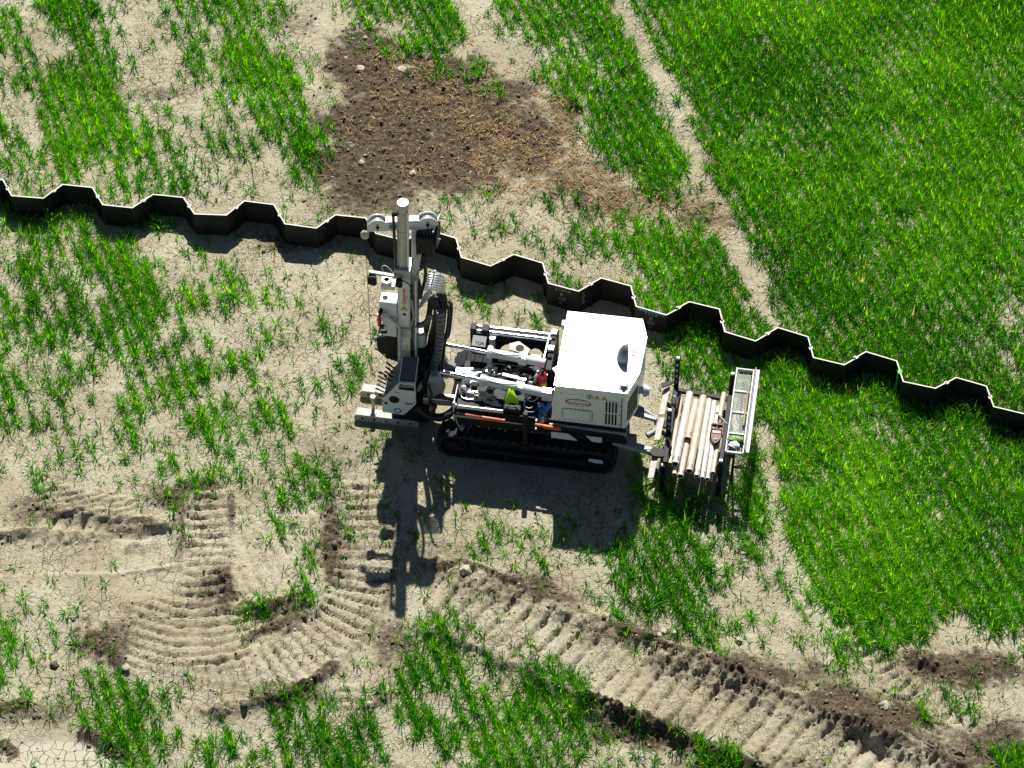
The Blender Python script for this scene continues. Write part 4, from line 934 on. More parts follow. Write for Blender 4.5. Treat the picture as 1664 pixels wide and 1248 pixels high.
for k in range(6):
    t = k/5; a = Vector((-1.935,-.42,.64)).lerp(Vector((-1.91,-.24,.84)), t)
    mb = MB(); mb.cyl(a, a+Vector((-.075,-.01,.055)), .010, n=8); lv = P(mb, 'control_lever', 'black', con); mb = MB(); mb.cyl(a+Vector((-.07,-.01,.052)), a+Vector((-.115,-.012,.075)), .014, n=8); P(mb, 'lever_grip', 'dwhite' if k < 5 else 'black', con)
for k in range(4):
    t = k/3; a = Vector((-1.83,-.35,.86)).lerp(Vector((-1.81,-.24,1.0)), t)
    mb = MB(); mb.cyl(a, a+Vector((-.10,0,.11)), .012, n=8); P(mb, 'control_lever', 'black', con)
for k in range(5):
    t = (k+.5)/5; a = Vector((-1.85,-.41,.77)).lerp(Vector((-1.80,-.25,1.02)), t); mb = MB(); mb.beam(a, a+Vector((.06,.01,.095)), .018, .010, up=(-.8,0,.6)); P(mb, 'panel_label', 'dblue', con)
mb = MB(); mb.box((-1.715,-.4705,.872), (-1.515,-.464,.955)); P(mb, 'handle_recess', 'dblack', con)
mb = MB(); mb.tube([(-1.705,-.468,.945),(-1.705,-.485,.955),(-1.52,-.485,.968),(-1.52,-.468,.960)], .009); P(mb, 'pull_handle', 'galv', con)
mb = MB(); mb.prism(ellipse(-1.785,.655,.068,.068,26), -.470, -.4645, 'uz'); P(mb, 'gauge_hole', 'dblack', con)
mb = MB(); mb.box((-1.915,-.4705,.545), (-1.878,-.464,.585)); P(mb, 'square_button', 'dblack', con)
mb = MB(); mb.prism(ellipse(-1.745,.44,.052,.052,24), -.4685, -.4645, 'uz'); P(mb, 'round_blue_sticker', 'dblue', con)
mb = MB(); mb.prism([(-1.775,.42),(-1.715,.42),(-1.72,.455),(-1.745,.475),(-1.77,.455)], -.4705, -.4686, 'uz'); P(mb, 'sticker_mark', 'dwhite', con)
for k in range(3):
    mb = MB(); mb.prism(ellipse(-1.63+k*.034,.598+.003*k,.018,.018,16), -.4685, -.4645, 'uz'); P(mb, 'round_blue_sticker', 'dblue', con)
mb = MB(); mb.box((-1.63,-.4685,.50), (-1.58,-.4645,.52)); P(mb, 'small_decal', 'dwhite', con)
mb = MB(); mb.box((-1.785,-.4685,.80), (-1.70,-.4645,.808)); P(mb, 'small_decal', 'dred', con)
mb = MB()
for (a, b) in ((-1.93,.40),(-1.93,.60),(-1.69,.97),(-1.52,.64),(-1.66,.385)): mb.cyl((a,-.464,b), (a,-.470,b), .008, n=8)
P(mb, 'console_screw', 'dblack', con)
# ---- mast
def mx_(z): return -1.70+(z-1.05)*.0262                       # mast leans a little to the right
mb = MB(); mb.beam((mx_(.40)+.0,-.05,.40), (mx_(2.66),-.05,2.66), .165, .22, up=(0,-1,0)); mast = P(mb, 'mast_column', 'white', bevel=.012)
mb = MB(); mb.beam((mx_(.40)+.123,-.03,.40), (mx_(2.66)+.123,-.03,2.66), .078, .15, up=(0,-1,0)); P(mb, 'mast_channel', 'grey', mast, bevel=.006)
mb = MB(); mb.beam((mx_(.95)+.150,-.13,.95), (mx_(2.62)+.150,-.13,2.62), .016, .05, up=(0,-1,0)); P(mb, 'channel_flange', 'white', mast)
mb = MB(); mb.beam((mx_(1.10)+.095,-.125,1.10), (mx_(2.50)+.095,-.125,2.50), .012, .03, up=(0,-1,0)); P(mb, 'slide_strip', 'dblack', mast)
mb = MB(); mb.cyl((-1.690,-.05,2.60), (-1.653,-.05,3.88), .072, n=28); tb = P(mb, 'mast_tube', 'worn', mast, bevel=.003)
mb = MB(); mb.cyl((-1.653,-.05,3.8805), (-1.6528,-.05,3.893), .071, n=28); P(mb, 'tube_cap', 'hood', mast)
for zz in (3.74, 3.42): mb = MB(); mb.cyl((-1.66+(zz-3.6)*.026,-.05,zz), (-1.66+(zz-3.6)*.026,-.05,zz+.012), .0745, n=28); P(mb, 'tube_band', 'grey', mast)
mb = MB(); mb.beam((-1.612,-.10,2.70), (-1.585,-.10,3.78), .028, .028); P(mb, 'side_pipe', 'white', mast, bevel=.006)
mb = MB(); mb.tube([(-1.70,-.09,3.72),(-1.755,-.10,3.75),(-1.768,-.10,3.68),(-1.765,-.11,3.3),(-1.762,-.11,3.0),(-1.765,-.12,2.72)], .020, n=10, sub=5); P(mb, 'mast_hose', 'hose', mast)
mb = MB(); mb.box((-1.785,-.12,3.70), (-1.72,-.07,3.76)); P(mb, 'hose_clamp', 'black', mast)
mb = MB(); mb.beam((-1.672,-.05,2.655), (-1.668,-.05,2.80), .20, .25, up=(0,-1,0)); P(mb, 'mast_collar', 'galv', mast, bevel=.008)
mb = MB(); mb.prism([(-1.61,2.55),(-1.61,2.66),(-1.47,3.05),(-1.435,3.05),(-1.455,2.90),(-1.53,2.58)], -.10, .04, 'uz'); P(mb, 'diagonal_bracket', 'galv', mast, bevel=.006)
mb = MB(); mb.beam((-1.555,.06,2.60), (-1.535,.06,3.36), .085, .05, up=(0,-1,0)); P(mb, 'rear_strip', 'white', mast, bevel=.004)
# crown beam
ba, bb = Vector((-2.08,-.01,3.41)), Vector((-1.31,.165,3.41)); bd = (bb-ba).normalized(); bn = Vector((-bd.y, bd.x, 0))
L_ = (bb-ba).length
def lobes():
    pl = [(-.045,-.085)]
    for i in range(9): a = math.radians(180-17*i); pl.append((.085+.13*math.cos(a), -.02+.13*math.sin(a)))
    pl += [(.215,.035),(L_-.215,.035)]
    for i in range(9): a = math.radians(136-17*i); pl.append((L_-.085+.13*math.cos(a), -.02+.13*math.sin(a)))
    pl += [(L_+.045,-.085)]
    return pl
crown = None
for sgn in (-1, 1):
    mb = MB(); pl = lobes(); n = len(pl)
    A = [ba+bd*s+Vector((0,0,z))+bn*(sgn*.052-.006) for s, z in pl]; B = [ba+bd*s+Vector((0,0,z))+bn*(sgn*.052+.006) for s, z in pl]
    mb.add(A+B, [(i, (i+1) % n, n+(i+1) % n, n+i) for i in range(n)]); mb.add(A, [tuple(range(n))]); mb.add(B, [tuple(range(n))[::-1]])
    P(mb, 'crown_plate', 'white', mast)
mb = MB(); mb.beam(ba+bd*.19, bb-bd*.19, .092, .12); P(mb, 'crown_beam', 'white', mast)
for s in (.085, L_-.085):
    c = ba+bd*s+Vector((0,0,-.01)); mb = MB(); mb.cyl(c-bn*.035, c+bn*.035, .092, n=24); P(mb, 'sheave', 'grey', mast)
    mb = MB(); mb.cyl(c-bn*.062, c-bn*.070, .022, n=10); mb.beam(c-bn*.066-Vector((0,0,.06)), c-bn*.066+Vector((0,0,.06)), .012, .004, up=bn); P(mb, 'sheave_pin', 'dblack', mast)
c = ba+bd*.30-bn*.0595+Vector((0,0,-.01)); mb = MB(); mb.beam(c-bd*.07, c+bd*.07, .065, .003, up=bn, m=0); P(mb, 'blue_decal', 'dblue', mast)
mb = MB(); mb.cyl((-2.155,-.03,.62), (-2.150,-.03,3.40), .0045, n=6); P(mb, 'winch_cable', 'dblack', mast)
mb = MB(); mb.ball((-2.155,-.03,3.22), .055, sq=(1,.8,1.3)); P(mb, 'cable_ball', 'worn', mast)
# winch
mb = MB(); mb.cyl((-1.505,.13,3.20), (-1.27,.13,3.20), .125, n=24); wn_ = P(mb, 'winch_drum', 'hose', mast)
for uu in (-1.515, -1.275): mb = MB(); mb.cyl((uu,.13,3.20), (uu+.018,.13,3.20), .17, n=26); P(mb, 'drum_flange', 'black', wn_)
mb = MB(); mb.beam((-1.54,.0,3.36), (-1.50,.30,3.36), .03, .03); mb.beam((-1.30,.0,3.37), (-1.27,.30,3.37), .012, .03); P(mb, 'winch_frame', 'white', wn_)
mb = MB(); mb.box((-1.51,-.06,2.98), (-1.29,.02,3.30)); mb.cyl((-1.42,-.02,3.0), (-1.43,-.04,2.86), .06, n=14); P(mb, 'winch_motor', 'black', wn_, bevel=.012)
for k in range(5): mb = MB(); mb.tube([(-1.46+k*.04,.13+.132*math.cos(a),3.20+.132*math.sin(a)) for a in [2*math.pi*i/20 for i in range(20)]], .010, n=6, closed=True); P(mb, 'rope_turn', 'wrap', wn_)
mb = MB(); mb.beam((-1.285,.03,3.10), (-1.235,.03,3.24), .05, .012, up=(0,-1,0)); P(mb, 'winch_lever', 'alu', wn_)
mb = MB(); mb.tube([(-1.43,-.02,2.90),(-1.41,.0,2.70),(-1.42,.02,2.5),(-1.46,.04,2.3),(-1.50,.04,2.1)], .022, n=10, sub=5); P(mb, 'mast_hose', 'hose', mast)
for k in range(3): mb = MB(); mb.tube([(-1.52-k*.015,.0,2.62),(-1.47-k*.02,-.04,2.40),(-1.50,-.05,2.2),(-1.54,-.06,2.0-k*.05)], .012, n=8, sub=5); P(mb, 'mast_hose', 'hose', mast)
# work lights on an arm
mb = MB(); mb.beam((-2.09,-.20,2.745), (-1.74,-.20,2.715), .05, .028); arm_ = P(mb, 'lamp_arm', 'alu', mast, bevel=.005)
for (c, s) in (((-2.04,-.24,2.665), 1.0), ((-1.70,-.24,2.66), .75)):
    mb = MB(); x, y, z = c; mb.add([(x-.055*s,y-.03,z+.055*s),(x+.045*s,y-.03,z+.065*s),(x+.065*s,y-.045,z-.045*s),(x+.03*s,y-.045,z-.085*s),(x-.055*s,y-.045,z-.06*s)]+[(x-.045*s,y+.03,z+.055*s),(x+.04*s,y+.03,z+.06*s),(x+.05*s,y+.03,z-.03*s),(x+.02*s,y+.03,z-.06*s),(x-.045*s,y+.03,z-.04*s)],
        [(0,1,2,3,4)[::-1],(5,6,7,8,9),(0,5,6,1)[::-1],(1,6,7,2)[::-1],(2,7,8,3)[::-1],(3,8,9,4)[::-1],(4,9,5,0)[::-1]]); P(mb, 'work_light', 'black', mast)
mb = MB(); mb.tube([(-1.76,-.2,2.74),(-1.86,-.2,2.88),(-1.92,-.2,2.86),(-1.90,-.2,2.76)], .005, n=6, sub=5); P(mb, 'lamp_wire', 'dwhite', mast)
mb = MB(); mb.tube([(-1.68,-.2,2.66),(-1.60,-.19,2.60),(-1.56,-.18,2.50),(-1.58,-.17,2.42)], .008, n=6, sub=5); P(mb, 'lamp_wire', 'dblack', mast)
# rod guide ring, drill head
mb = MB(); mb.box((-1.955,-.16,2.40), (-1.78,-.02,2.47)); P(mb, 'guide_plate', 'white', mast, bevel=.008)
mb = MB(); mb.pipe((-1.892,-.09,2.42), (-1.892,-.09,2.52), .068, .034, n=22); P(mb, 'guide_ring', ['white', 'dblack'], mast)
mb = MB(); mb.box((-1.985,-.18,1.93), (-1.762,-.0,2.185)); hd = P(mb, 'drill_head', 'white', mast, bevel=.012)
mb = MB(); mb.cyl((-1.92,-.10,2.185), (-1.92,-.10,2.192), .036, n=16); P(mb, 'head_bore', 'dblack', hd)
mb = MB(); mb.box((-1.955,-.19,1.56), (-1.772,.0,1.925)); P(mb, 'head_housing', 'white', hd, bevel=.012)
mb = MB(); mb.cyl((-1.985,-.21,1.78), (-1.98,-.21,1.99), .026, n=14); P(mb, 'red_hammer_cylinder', 'red', hd)
mb = MB(); mb.cyl((-1.97,-.20,2.0), (-1.965,-.20,2.06), .03, n=12); mb.cyl((-2.02,-.2,1.86), (-1.97,-.2,1.86), .014, n=8); mb.box((-1.99,-.22,1.72), (-1.93,-.18,1.77)); P(mb, 'head_fitting', 'black', hd)
mb = MB(); mb.box((-1.975,-.215,1.68), (-1.91,-.19,1.76)); P(mb, 'head_lug', 'dwhite', hd, bevel=.005)
mb = MB(); mb.cyl((-1.935,-.191,1.645), (-1.935,-.197,1.645), .04, n=16); P(mb, 'head_bore', 'dblack', hd)
mb = MB(); mb.prism([(-2.06,1.42),(-1.785,1.53),(-1.785,1.0),(-1.94,1.05),(-2.05,1.18)], -.12, .05, 'uz'); P(mb, 'rotary_gearbox', 'black', hd, bevel=.015)
for (a, b) in ((-2.06,1.40),(-2.04,1.20),(-2.0,1.46)): mb = MB(); mb.cyl((a,-.10,b), (a-.03,-.13,b+.02), .022, n=10); P(mb, 'head_fitting', 'galv', hd)
mb = MB(); mb.box((-1.975,-.128,1.10), (-1.945,-.119,1.14)); P(mb, 'small_decal', 'yellow', hd)
mb = MB(); mb.tube([(-1.915,-.22,2.04),(-1.83,-.23,1.94),(-1.745,-.23,1.84),(-1.72,-.23,1.74),(-1.725,-.23,1.44),(-1.73,-.22,1.2)], .020, n=10, sub=5); P(mb, 'guard_pipe', 'galv', mast)
mb = MB(); mb.box((-1.735,-.185,1.565), (-1.585,-.158,1.73)); P(mb, 'clamp_plate', 'galv', mast, bevel=.006)
mb = MB(); mb.beam((-1.60,-.19,1.72), (-1.545,-.17,1.98), .02, .012, up=(0,-1,0)); mb.beam((-1.57,-.18,2.3), (-1.54,-.17,1.95), .03, .01, up=(0,-1,0)); P(mb, 'stay_bar', 'alu', mast)
mb = MB(); mb.beam((-1.745+.07,-.1615,1.80), (-1.735+.07,-.1615,2.53), .115, .003, up=(0,-1,0)); P(mb, 'decal_strip', 'dwhite', mast)
rig.text('Geoprobe', 'mast_lettering', 'dred', (-1.665,-.1645,2.32), (.026,0,1), (-1,0,.026), .072, mast, .001, off=.0015)
mb = MB(); mb.beam((-1.628,-.1640,2.18), (-1.621,-.1640,2.46), .005, .003, up=(0,-1,0)); P(mb, 'decal_line', 'dred', mast)
tri(-1.668,2.09,.042,-.163,mast)
mb = MB(); mb.prism(ellipse(-1.667,1.985,.020,.024,16), -.167, -.163, 'uz'); P(mb, 'mast_hole', 'dblack', mast)
mb = MB(); mb.box((-1.67,-.1635,1.32), (-1.63,-.1595,1.41)); P(mb, 'small_decal', 'yellow', mast)
# swivel motor behind the mast
mb = MB(); mb.cyl((-1.51,.06,1.20), (-1.51,.06,1.44), .075, n=18); mb.cyl((-1.51,.06,1.44), (-1.51,.06,1.47), .055, n=16); P(mb, 'swivel_motor', 'white', bevel=.006)
mb = MB(); mb.cyl((-1.49,.02,1.02), (-1.50,.04,1.20), .07, n=16); mb.box((-1.56,-.05,.98), (-1.38,.08,1.08)); P(mb, 'motor_mount', 'black', bevel=.01)
mb = MB(); mb.box((-1.62,.02,.50), (-1.40,.16,1.02)); P(mb, 'mast_hinge', 'grey', bevel=.015)
# comb of bent steel pipes
for k in range(7):
    zz = 2.50-k*.045; ue = -1.195-.012*k
    mb = MB(); mb.tube([(-1.455,.08,zz-.02),(-1.38,.10,zz),(ue-.05,.10,zz-.012),(ue-.012,.10,zz-.03),(ue,.10,zz-.07),(ue,.10,2.10)], .0135, n=8, sub=3); P(mb, 'bent_steel_pipe', 'chrome')
mb = MB(); mb.beam((-1.298,.06,2.62), (-1.385,.02,2.16), .022, .02, up=(0,-1,0)); P(mb, 'pipe_clamp_bar', 'white')
mb = MB(); mb.beam((-1.49,.06,2.08), (-1.36,.06,2.22), .05, .05); mb.beam((-1.56,.0,1.90), (-1.40,.06,2.12), .04, .04); P(mb, 'hose_bracket', 'galv')
# black hose bundle and spiral-wrapped umbilical
for k in range(9):
    o1 = rnd.uniform(-.035,.035); o2 = rnd.uniform(-.04,.05)
    mb = MB(); mb.tube([(-1.30+.013*k,.10,2.15+.012*(k % 3)),(-1.235+.006*k+o1*.5,.09+o2*.6,2.08),(-1.21+o1,.06+o2,1.90),(-1.235+o1,.03+o2,1.55),(-1.29+o1,.0+o2,1.15),(-1.36+o1,-.05+o2,.90),(-1.42+o1,-.16+o2,.70)], .0175, n=8, sub=4); P(mb, 'hydraulic_hose', 'hose')
for k in range(11):  # extra hoses added to fill out the cast shadow of the mast
    o1 = rnd.uniform(-.03,.03); o2 = rnd.uniform(-.05,.06); uu = -1.46+.028*k
    mb = MB(); mb.tube([(uu+.06,.08+o2,2.12-.01*k),(uu+.09+o1,.07+o2,1.92),(uu+.05+o1,.06+o2,1.62-.02*k),(uu+o1,.05+o2,1.30),(uu-.03+o1,.0+o2,.98),(uu-.05+o1,-.10+o2,.72)], .021, n=8, sub=4); P(mb, 'hydraulic_hose', 'hose')
for k in range(4):
    mb = MB(); mb.tube([(-1.38+.03*k,.08,2.10),(-1.32+.02*k,.03,1.98),(-1.30+.015*k,.0,1.80),(-1.33+.02*k,.02,1.62),(-1.38,.03,1.45)], .02, n=8, sub=4); P(mb, 'hydraulic_hose', 'hose')
def wrapped(pts, r, nb):
    core = MB(); core.tube(pts, r*.84, n=12, sub=8); co_ = P(core, 'spiral_wrapped_hose', 'hose')
    Q = [Vector(q) for q in spline(pts, 12)]; cum = [0.]
    for a, b in zip(Q[:-1], Q[1:]): cum.append(cum[-1]+(b-a).length)
    def at(s):
        for i in range(len(Q)-1):
            if s <= cum[i+1]: return Q[i].lerp(Q[i+1], (s-cum[i])/max(1e-6, cum[i+1]-cum[i]))
        return Q[-1]
    st = cum[-1]/nb
    for i in range(nb):
        tl = Vector((.004, 0, .007)) if i % 2 else Vector((0, 0, .006))
        mb = MB(); a, b = at(st*(i+.04)), at(st*(i+.80)); m_ = (a+b)/2; mb.cyl(a+tl, m_+tl, r*.93, r, n=14); mb.cyl(m_+tl, b+tl, r, r*.93, n=14); P(mb, 'wrap_band', 'wrap', co_)
wrapped([(-1.225,-.06,2.00),(-1.226,-.07,1.75),(-1.235,-.07,1.56),(-1.262,-.08,1.26),(-1.325,-.10,.97),(-1.365,-.11,.86)], .058, 15)
wrapped([(-1.54,-.12,1.76),(-1.46,-.13,1.77),(-1.39,-.11,1.84),(-1.34,-.08,1.93)], .040, 6)
for k in range(4): mb = MB(); mb.tube([(-1.355+.012*k,-.12,.90-.008*k),(-1.40+.012*k,-.17,.83-.01*k),(-1.48+.012*k,-.23,.76-.012*k),(-1.53+.01*k,-.28,.66)], .011, n=8, sub=4); P(mb, 'control_hose', 'galv')
# ================================================================== ROD RACK
rack = Thing('rod_rack', 'black steel rod rack bolted to the rear arms of the rig', 'rack', (2.1, -.2, 0))
R_ = rack.part
def side_frame(u, lab):
    mb = MB(); mb.beam((u,.62,.40), (u,-1.02,.40), .06, .09); mb.beam((u,.60,.14), (u,-1.0,.14), .05, .05); mb.beam((u+.02,.30,.60) if u < 2 else (u,.30,.60), (u+.02,-.95,.60) if u < 2 else (u,-.85,.60), .055, .06); f = R_(mb, 'side_frame', 'black', bevel=.006)
    return f
f1 = side_frame(1.785, 'l'); f2 = side_frame(2.51, 'r')
def post(u, v, z1, f, holes=True, nm='rack_post'):
    mb = MB(); mb.box((u-.032,v-.026,.0), (u+.032,v+.026,z1)); o = R_(mb, nm, 'black', f, bevel=.005)
    mb = MB(); mb.box((u-.024,v-.02,z1), (u+.024,v+.02,z1+.035)); R_(mb, 'post_cap', 'galv', f, bevel=.006)
    if holes:
        n_ = int((z1-.45)/.11)
        for k in range(n_):
            mb = MB(); zz = z1-.09-k*.11; mb.prism(rrect(u-.013,zz-.032,u+.013,zz+.032,.012,4), v-.0315, v-.0265, 'uz'); R_(mb, 'post_hole', 'galv', f)
post(1.785,.55,.93,f1); post(1.785,-.38,.96,f1); post(1.785,-.93,.52,f1,False); post(2.51,.50,.80,f2,False); post(2.51,-.86,.66,f2,False)
for vv in (.15, -.72):
    mb = MB(); mb.beam((1.80,vv,.42), (2.50,vv,.42), .07, .08); R_(mb, 'cradle_bar', 'black', f1, bevel=.006)
mb = MB(); mb.beam((1.79,.58,.28), (2.46,.52,.28), .05, .05); R_(mb, 'cross_bar', 'black', f1)
for (a, b) in (((1.80,-.30,.56),(1.80,-.62,.56)), ((1.845,.28,.56),(1.84,-.05,.56))):
    mb = MB(); mb.cyl(a, b, .030, n=12); R_(mb, 'locking_pin', 'black', f1)
for (v, z) in ((.05,.70),(-.45,.74),(-.60,.62),(-.82,.58)):
    mb = MB(); mb.tube([(1.82,v,z-.08),(1.83,v,z),(1.80,v+.03,z+.03),(1.78,v+.05,z)], .013, n=8, sub=4); R_(mb, 'rack_hook', 'galv', f1)
# pale flat skid plates along the left frame
for (a, b, c, d_) in ((.34,-.14,1.675,.60),(-.18,-.56,1.665,.58),(-.77,-1.13,1.655,.50)):
    mb = MB(); mb.add([(c-.035,a,d_),(c+.050,a-.01,d_+.02),(c+.030,b,d_+.01),(c-.045,b,d_-.01),(c-.035,a,d_-.015),(c+.050,a-.01,d_+.005),(c+.030,b,d_-.005),(c-.045,b,d_-.025)],
        [(3,2,1,0),(4,5,6,7),(0,1,5,4),(1,2,6,5),(2,3,7,6),(3,0,4,7)]); R_(mb, 'skid_plate', 'worn', f1, bevel=.004)
    mb = MB(); mb.beam((c,(a+b)/2,d_-.02), (1.785,(a+b)/2,d_-.14), .05, .03); R_(mb, 'plate_strut', 'black', f1)
for (v, du) in ((-.22, 1), (-.72, 1)):
    mb = MB(); mb.prism([(1.58,v-.03),(1.64,v-.09),(1.75,v-.09),(1.82,v-.03),(1.80,v+.04),(1.62,v+.05)], .52, .56); R_(mb, 'pivot_plate', 'black', f1, bevel=.01)
mb = MB(); mb.tube([(1.20,.02,.56),(1.36,-.06,.58),(1.52,-.14,.57),(1.64,-.22,.55),(1.62,-.36,.53),(1.52,-.46,.52)], .038, n=10, sub=5); R_(mb, 'hitch_arm', 'grey', f1)
mb = MB(); mb.beam((1.16,-.10,.56), (1.62,-.20,.57), .09, .05); R_(mb, 'hitch_arm', 'grey', f1, bevel=.012)
mb = MB(); mb.beam((1.10,-.58,.48), (1.66,-.72,.52), .11, .07); R_(mb, 'hitch_arm', 'grey', f1, bevel=.02)
mb = MB(); mb.prism([(1.60,.33),(1.72,.38),(1.76,.36),(1.66,.27),(1.62,.26)], .66, .68); R_(mb, 'hitch_lug', 'black', f1, bevel=.005)
# mesh tray hung on the right frame
mb = MB(); c0, c1, va, vb, zt = 2.555, 2.775, .665, -.775, .75
for (a, b) in (((c0,va,zt),(c0,vb,zt)), ((c1,va,zt),(c1,vb,zt))): mb.beam(a, b, .022, .05)
for vv in (va-.012, .27, -.09, -.45, vb+.012): mb.beam((c0+.011,vv,zt), (c1-.011,vv,zt), .030, .03)
tray = R_(mb, 'tray_frame', 'alu', None, bevel=.004)
mb = MB(); mb.beam((2.825,va+.0,zt+.0), (2.825,vb+.02,zt+.0), .06, .05); mb.beam((2.800,va,zt+.045), (2.800,vb+.02,zt+.045), .012, .05); R_(mb, 'tray_channel', 'alu', tray, bevel=.005)
mb = MB(); mb.box((2.58,va-.07,zt+.016), (2.76,va-.03,zt+.03)); R_(mb, 'black_end_strip', 'dblack', tray)
def mesh_panel(v0, v1):
    mb = MB(); px_, py_ = .0165, .024; nx_ = int((c1-c0-.03)/px_); ny_ = int((v1-v0)/py_); w_ = .0030
    for j in range(ny_):
        for i in range(nx_):
            a = c0+.014+i*px_; b = v0+j*py_; s_ = (i+j) % 2
            p, q_ = ((a,b),(a+px_,b+py_)) if s_ else ((a+px_,b),(a,b+py_))
            d_ = Vector((q_[0]-p[0], q_[1]-p[1], 0)).normalized(); n_ = Vector((-d_.y, d_.x, 0))*w_
            mb.add([(p[0]-n_.x,p[1]-n_.y,zt),(p[0]+n_.x,p[1]+n_.y,zt),(q_[0]+n_.x,q_[1]+n_.y,zt+.004),(q_[0]-n_.x,q_[1]-n_.y,zt+.004)], [(3,2,1,0)])
    R_(mb, 'expanded_mesh', 'alu', tray)
for (a, b) in ((.285,.625),(-.075,.255),(-.435,-.105),(-.745,-.465)): mesh_panel(a, b)
for vv in (.50, .0, -.60):
    mb = MB(); mb.beam((2.51,vv,.44), (2.56,vv,.73), .04, .03); R_(mb, 'tray_bracket', 'black', tray)
for vv in (.45, -.60):
    mb = MB(); mb.cyl((2.66,vv,.0), (2.66,vv,.73), .014, n=8); R_(mb, 'tray_leg', 'black', tray)
# ---- rods lying in the rack
def rod(name, label, u0, v0, u1, v1, z, r, mk, collar=True):
    base = ((u0+u1)/2, (v0+v1)/2, z-r); t = Thing(name, label, 'rod', base, 'drill rods in the rack')
    a, b = Vector((u0,v0,z)), Vector((u1,v1,z)); d = (b-a).normalized()
    mb = MB(); mb.pipe(a, b, r, r*.72, n=18); bd_ = t.part(mb, 'rod_barrel', [mk, 'rodend'])
    if collar:
        mb = MB(); mb.cyl(b-d*.09, b-d*.075, r+.003, n=18); mb.cyl(b-d*.055, b-d*.045, r+.003, n=18); t.part(mb, 'thread_collar', 'steel')
    return t
ZB = .505; zt2 = .565
rod('drill_rod', 'thick pale steel casing tube, widest and second from left in the rack', 1.985, .31, 1.935, -.90, .555, .050, 'rod')
rod('drill_rod', 'narrow rusty rod at the far left of the rack against the black posts', 1.875, .26, 1.865, -.86, .492, .032, 'rodrust')
rod('drill_rod', 'short tan casing tube ending halfway along the rack', 2.085, .20, 2.045, -.46, .550, .048, 'rodrust')
rod('drill_rod', 'rusty casing tube whose near half shows beyond the short tan tube', 2.06, -.02, 2.02, -1.04, .490, .044, 'rodrust')
rod('drill_rod', 'long rust-streaked tube right of the short tan tube', 2.165, .29, 2.125, -.98, .540, .048, 'rodrust')
rod('drill_rod', 'bright silver rod in the middle of the right-hand bunch', 2.245, .27, 2.225, -1.03, .520, .036, 'rod')
rod('drill_rod', 'slim bright rod just left of the red clamp', 2.315, .25, 2.300, -1.05, .515, .032, 'rod')
rod('drill_rod', 'slim silver rod running straight under the red clamp', 2.378, .18, 2.368, -1.05, .512, .030, 'rod')
rod('drill_rod', 'short stout rod end right of the clamp beside the black frame', 2.425, .36, 2.415, -.05, .575, .036, 'rodrust')
rod('drill_rod', 'rightmost rod showing a pale near end below the clamp', 2.435, -.10, 2.425, -.93, .500, .030, 'rodrust')
rod('drill_rod', 'lower rod poking out under the thick casing tube', 1.95, .10, 1.94, -1.02, .488, .030, 'rodrust', False)
# ---- red clamp on the rods
t = Thing('pipe_clamp', 'dark red iron pipe clamp with lever lying on the rods', 'clamp', (2.40,-.34,.555))
mb = MB()
op = [(2.315,-.19),(2.34,-.17),(2.47,-.175),(2.485,-.21),(2.48,-.36),(2.44,-.47),(2.41,-.515),(2.375,-.50),(2.34,-.44),(2.33,-.36),(2.305,-.33)]
mb.box((2.315,-.20,.556), (2.335,-.38,.62)); mb.box((2.465,-.20,.556), (2.485,-.38,.62)); mb.box((2.336,-.215,.556), (2.464,-.185,.615)); mb.box((2.336,-.295,.556), (2.464,-.272,.61)); mb.box((2.392,-.272,.556), (2.408,-.216,.605))
t.part(mb, 'clamp_frame', 'oxide', bevel=.006)
mb = MB(); mb.prism([(2.33,-.36),(2.47,-.36),(2.465,-.42),(2.43,-.49),(2.40,-.515),(2.37,-.49),(2.345,-.43)], .556, .60); t.part(mb, 'clamp_jaw', 'oxide', bevel=.006)
mb = MB(); mb.box((2.345,-.345,.557), (2.455,-.30,.60)); t.part(mb, 'clamp_insert', 'rodrust', bevel=.006)
mb = MB(); mb.prism([(2.488,-.22),(2.56,-.28),(2.565,-.33),(2.50,-.37),(2.488,-.33)], .565, .595); t.part(mb, 'side_jaw', 'oxide', bevel=.005)
mb = MB(); mb.cyl((2.375,-.06,.66), (2.52,-.20,.63), .011, n=8); mb.ball((2.375,-.06,.66), .017); mb.cyl((2.45,-.13,.645), (2.45,-.19,.60), .013, n=8); t.part(mb, 'clamp_lever', 'steel')
mb = MB(); mb.ball((2.40,-.455,.605), .016); t.part(mb, 'clamp_bolt', 'dwhite')
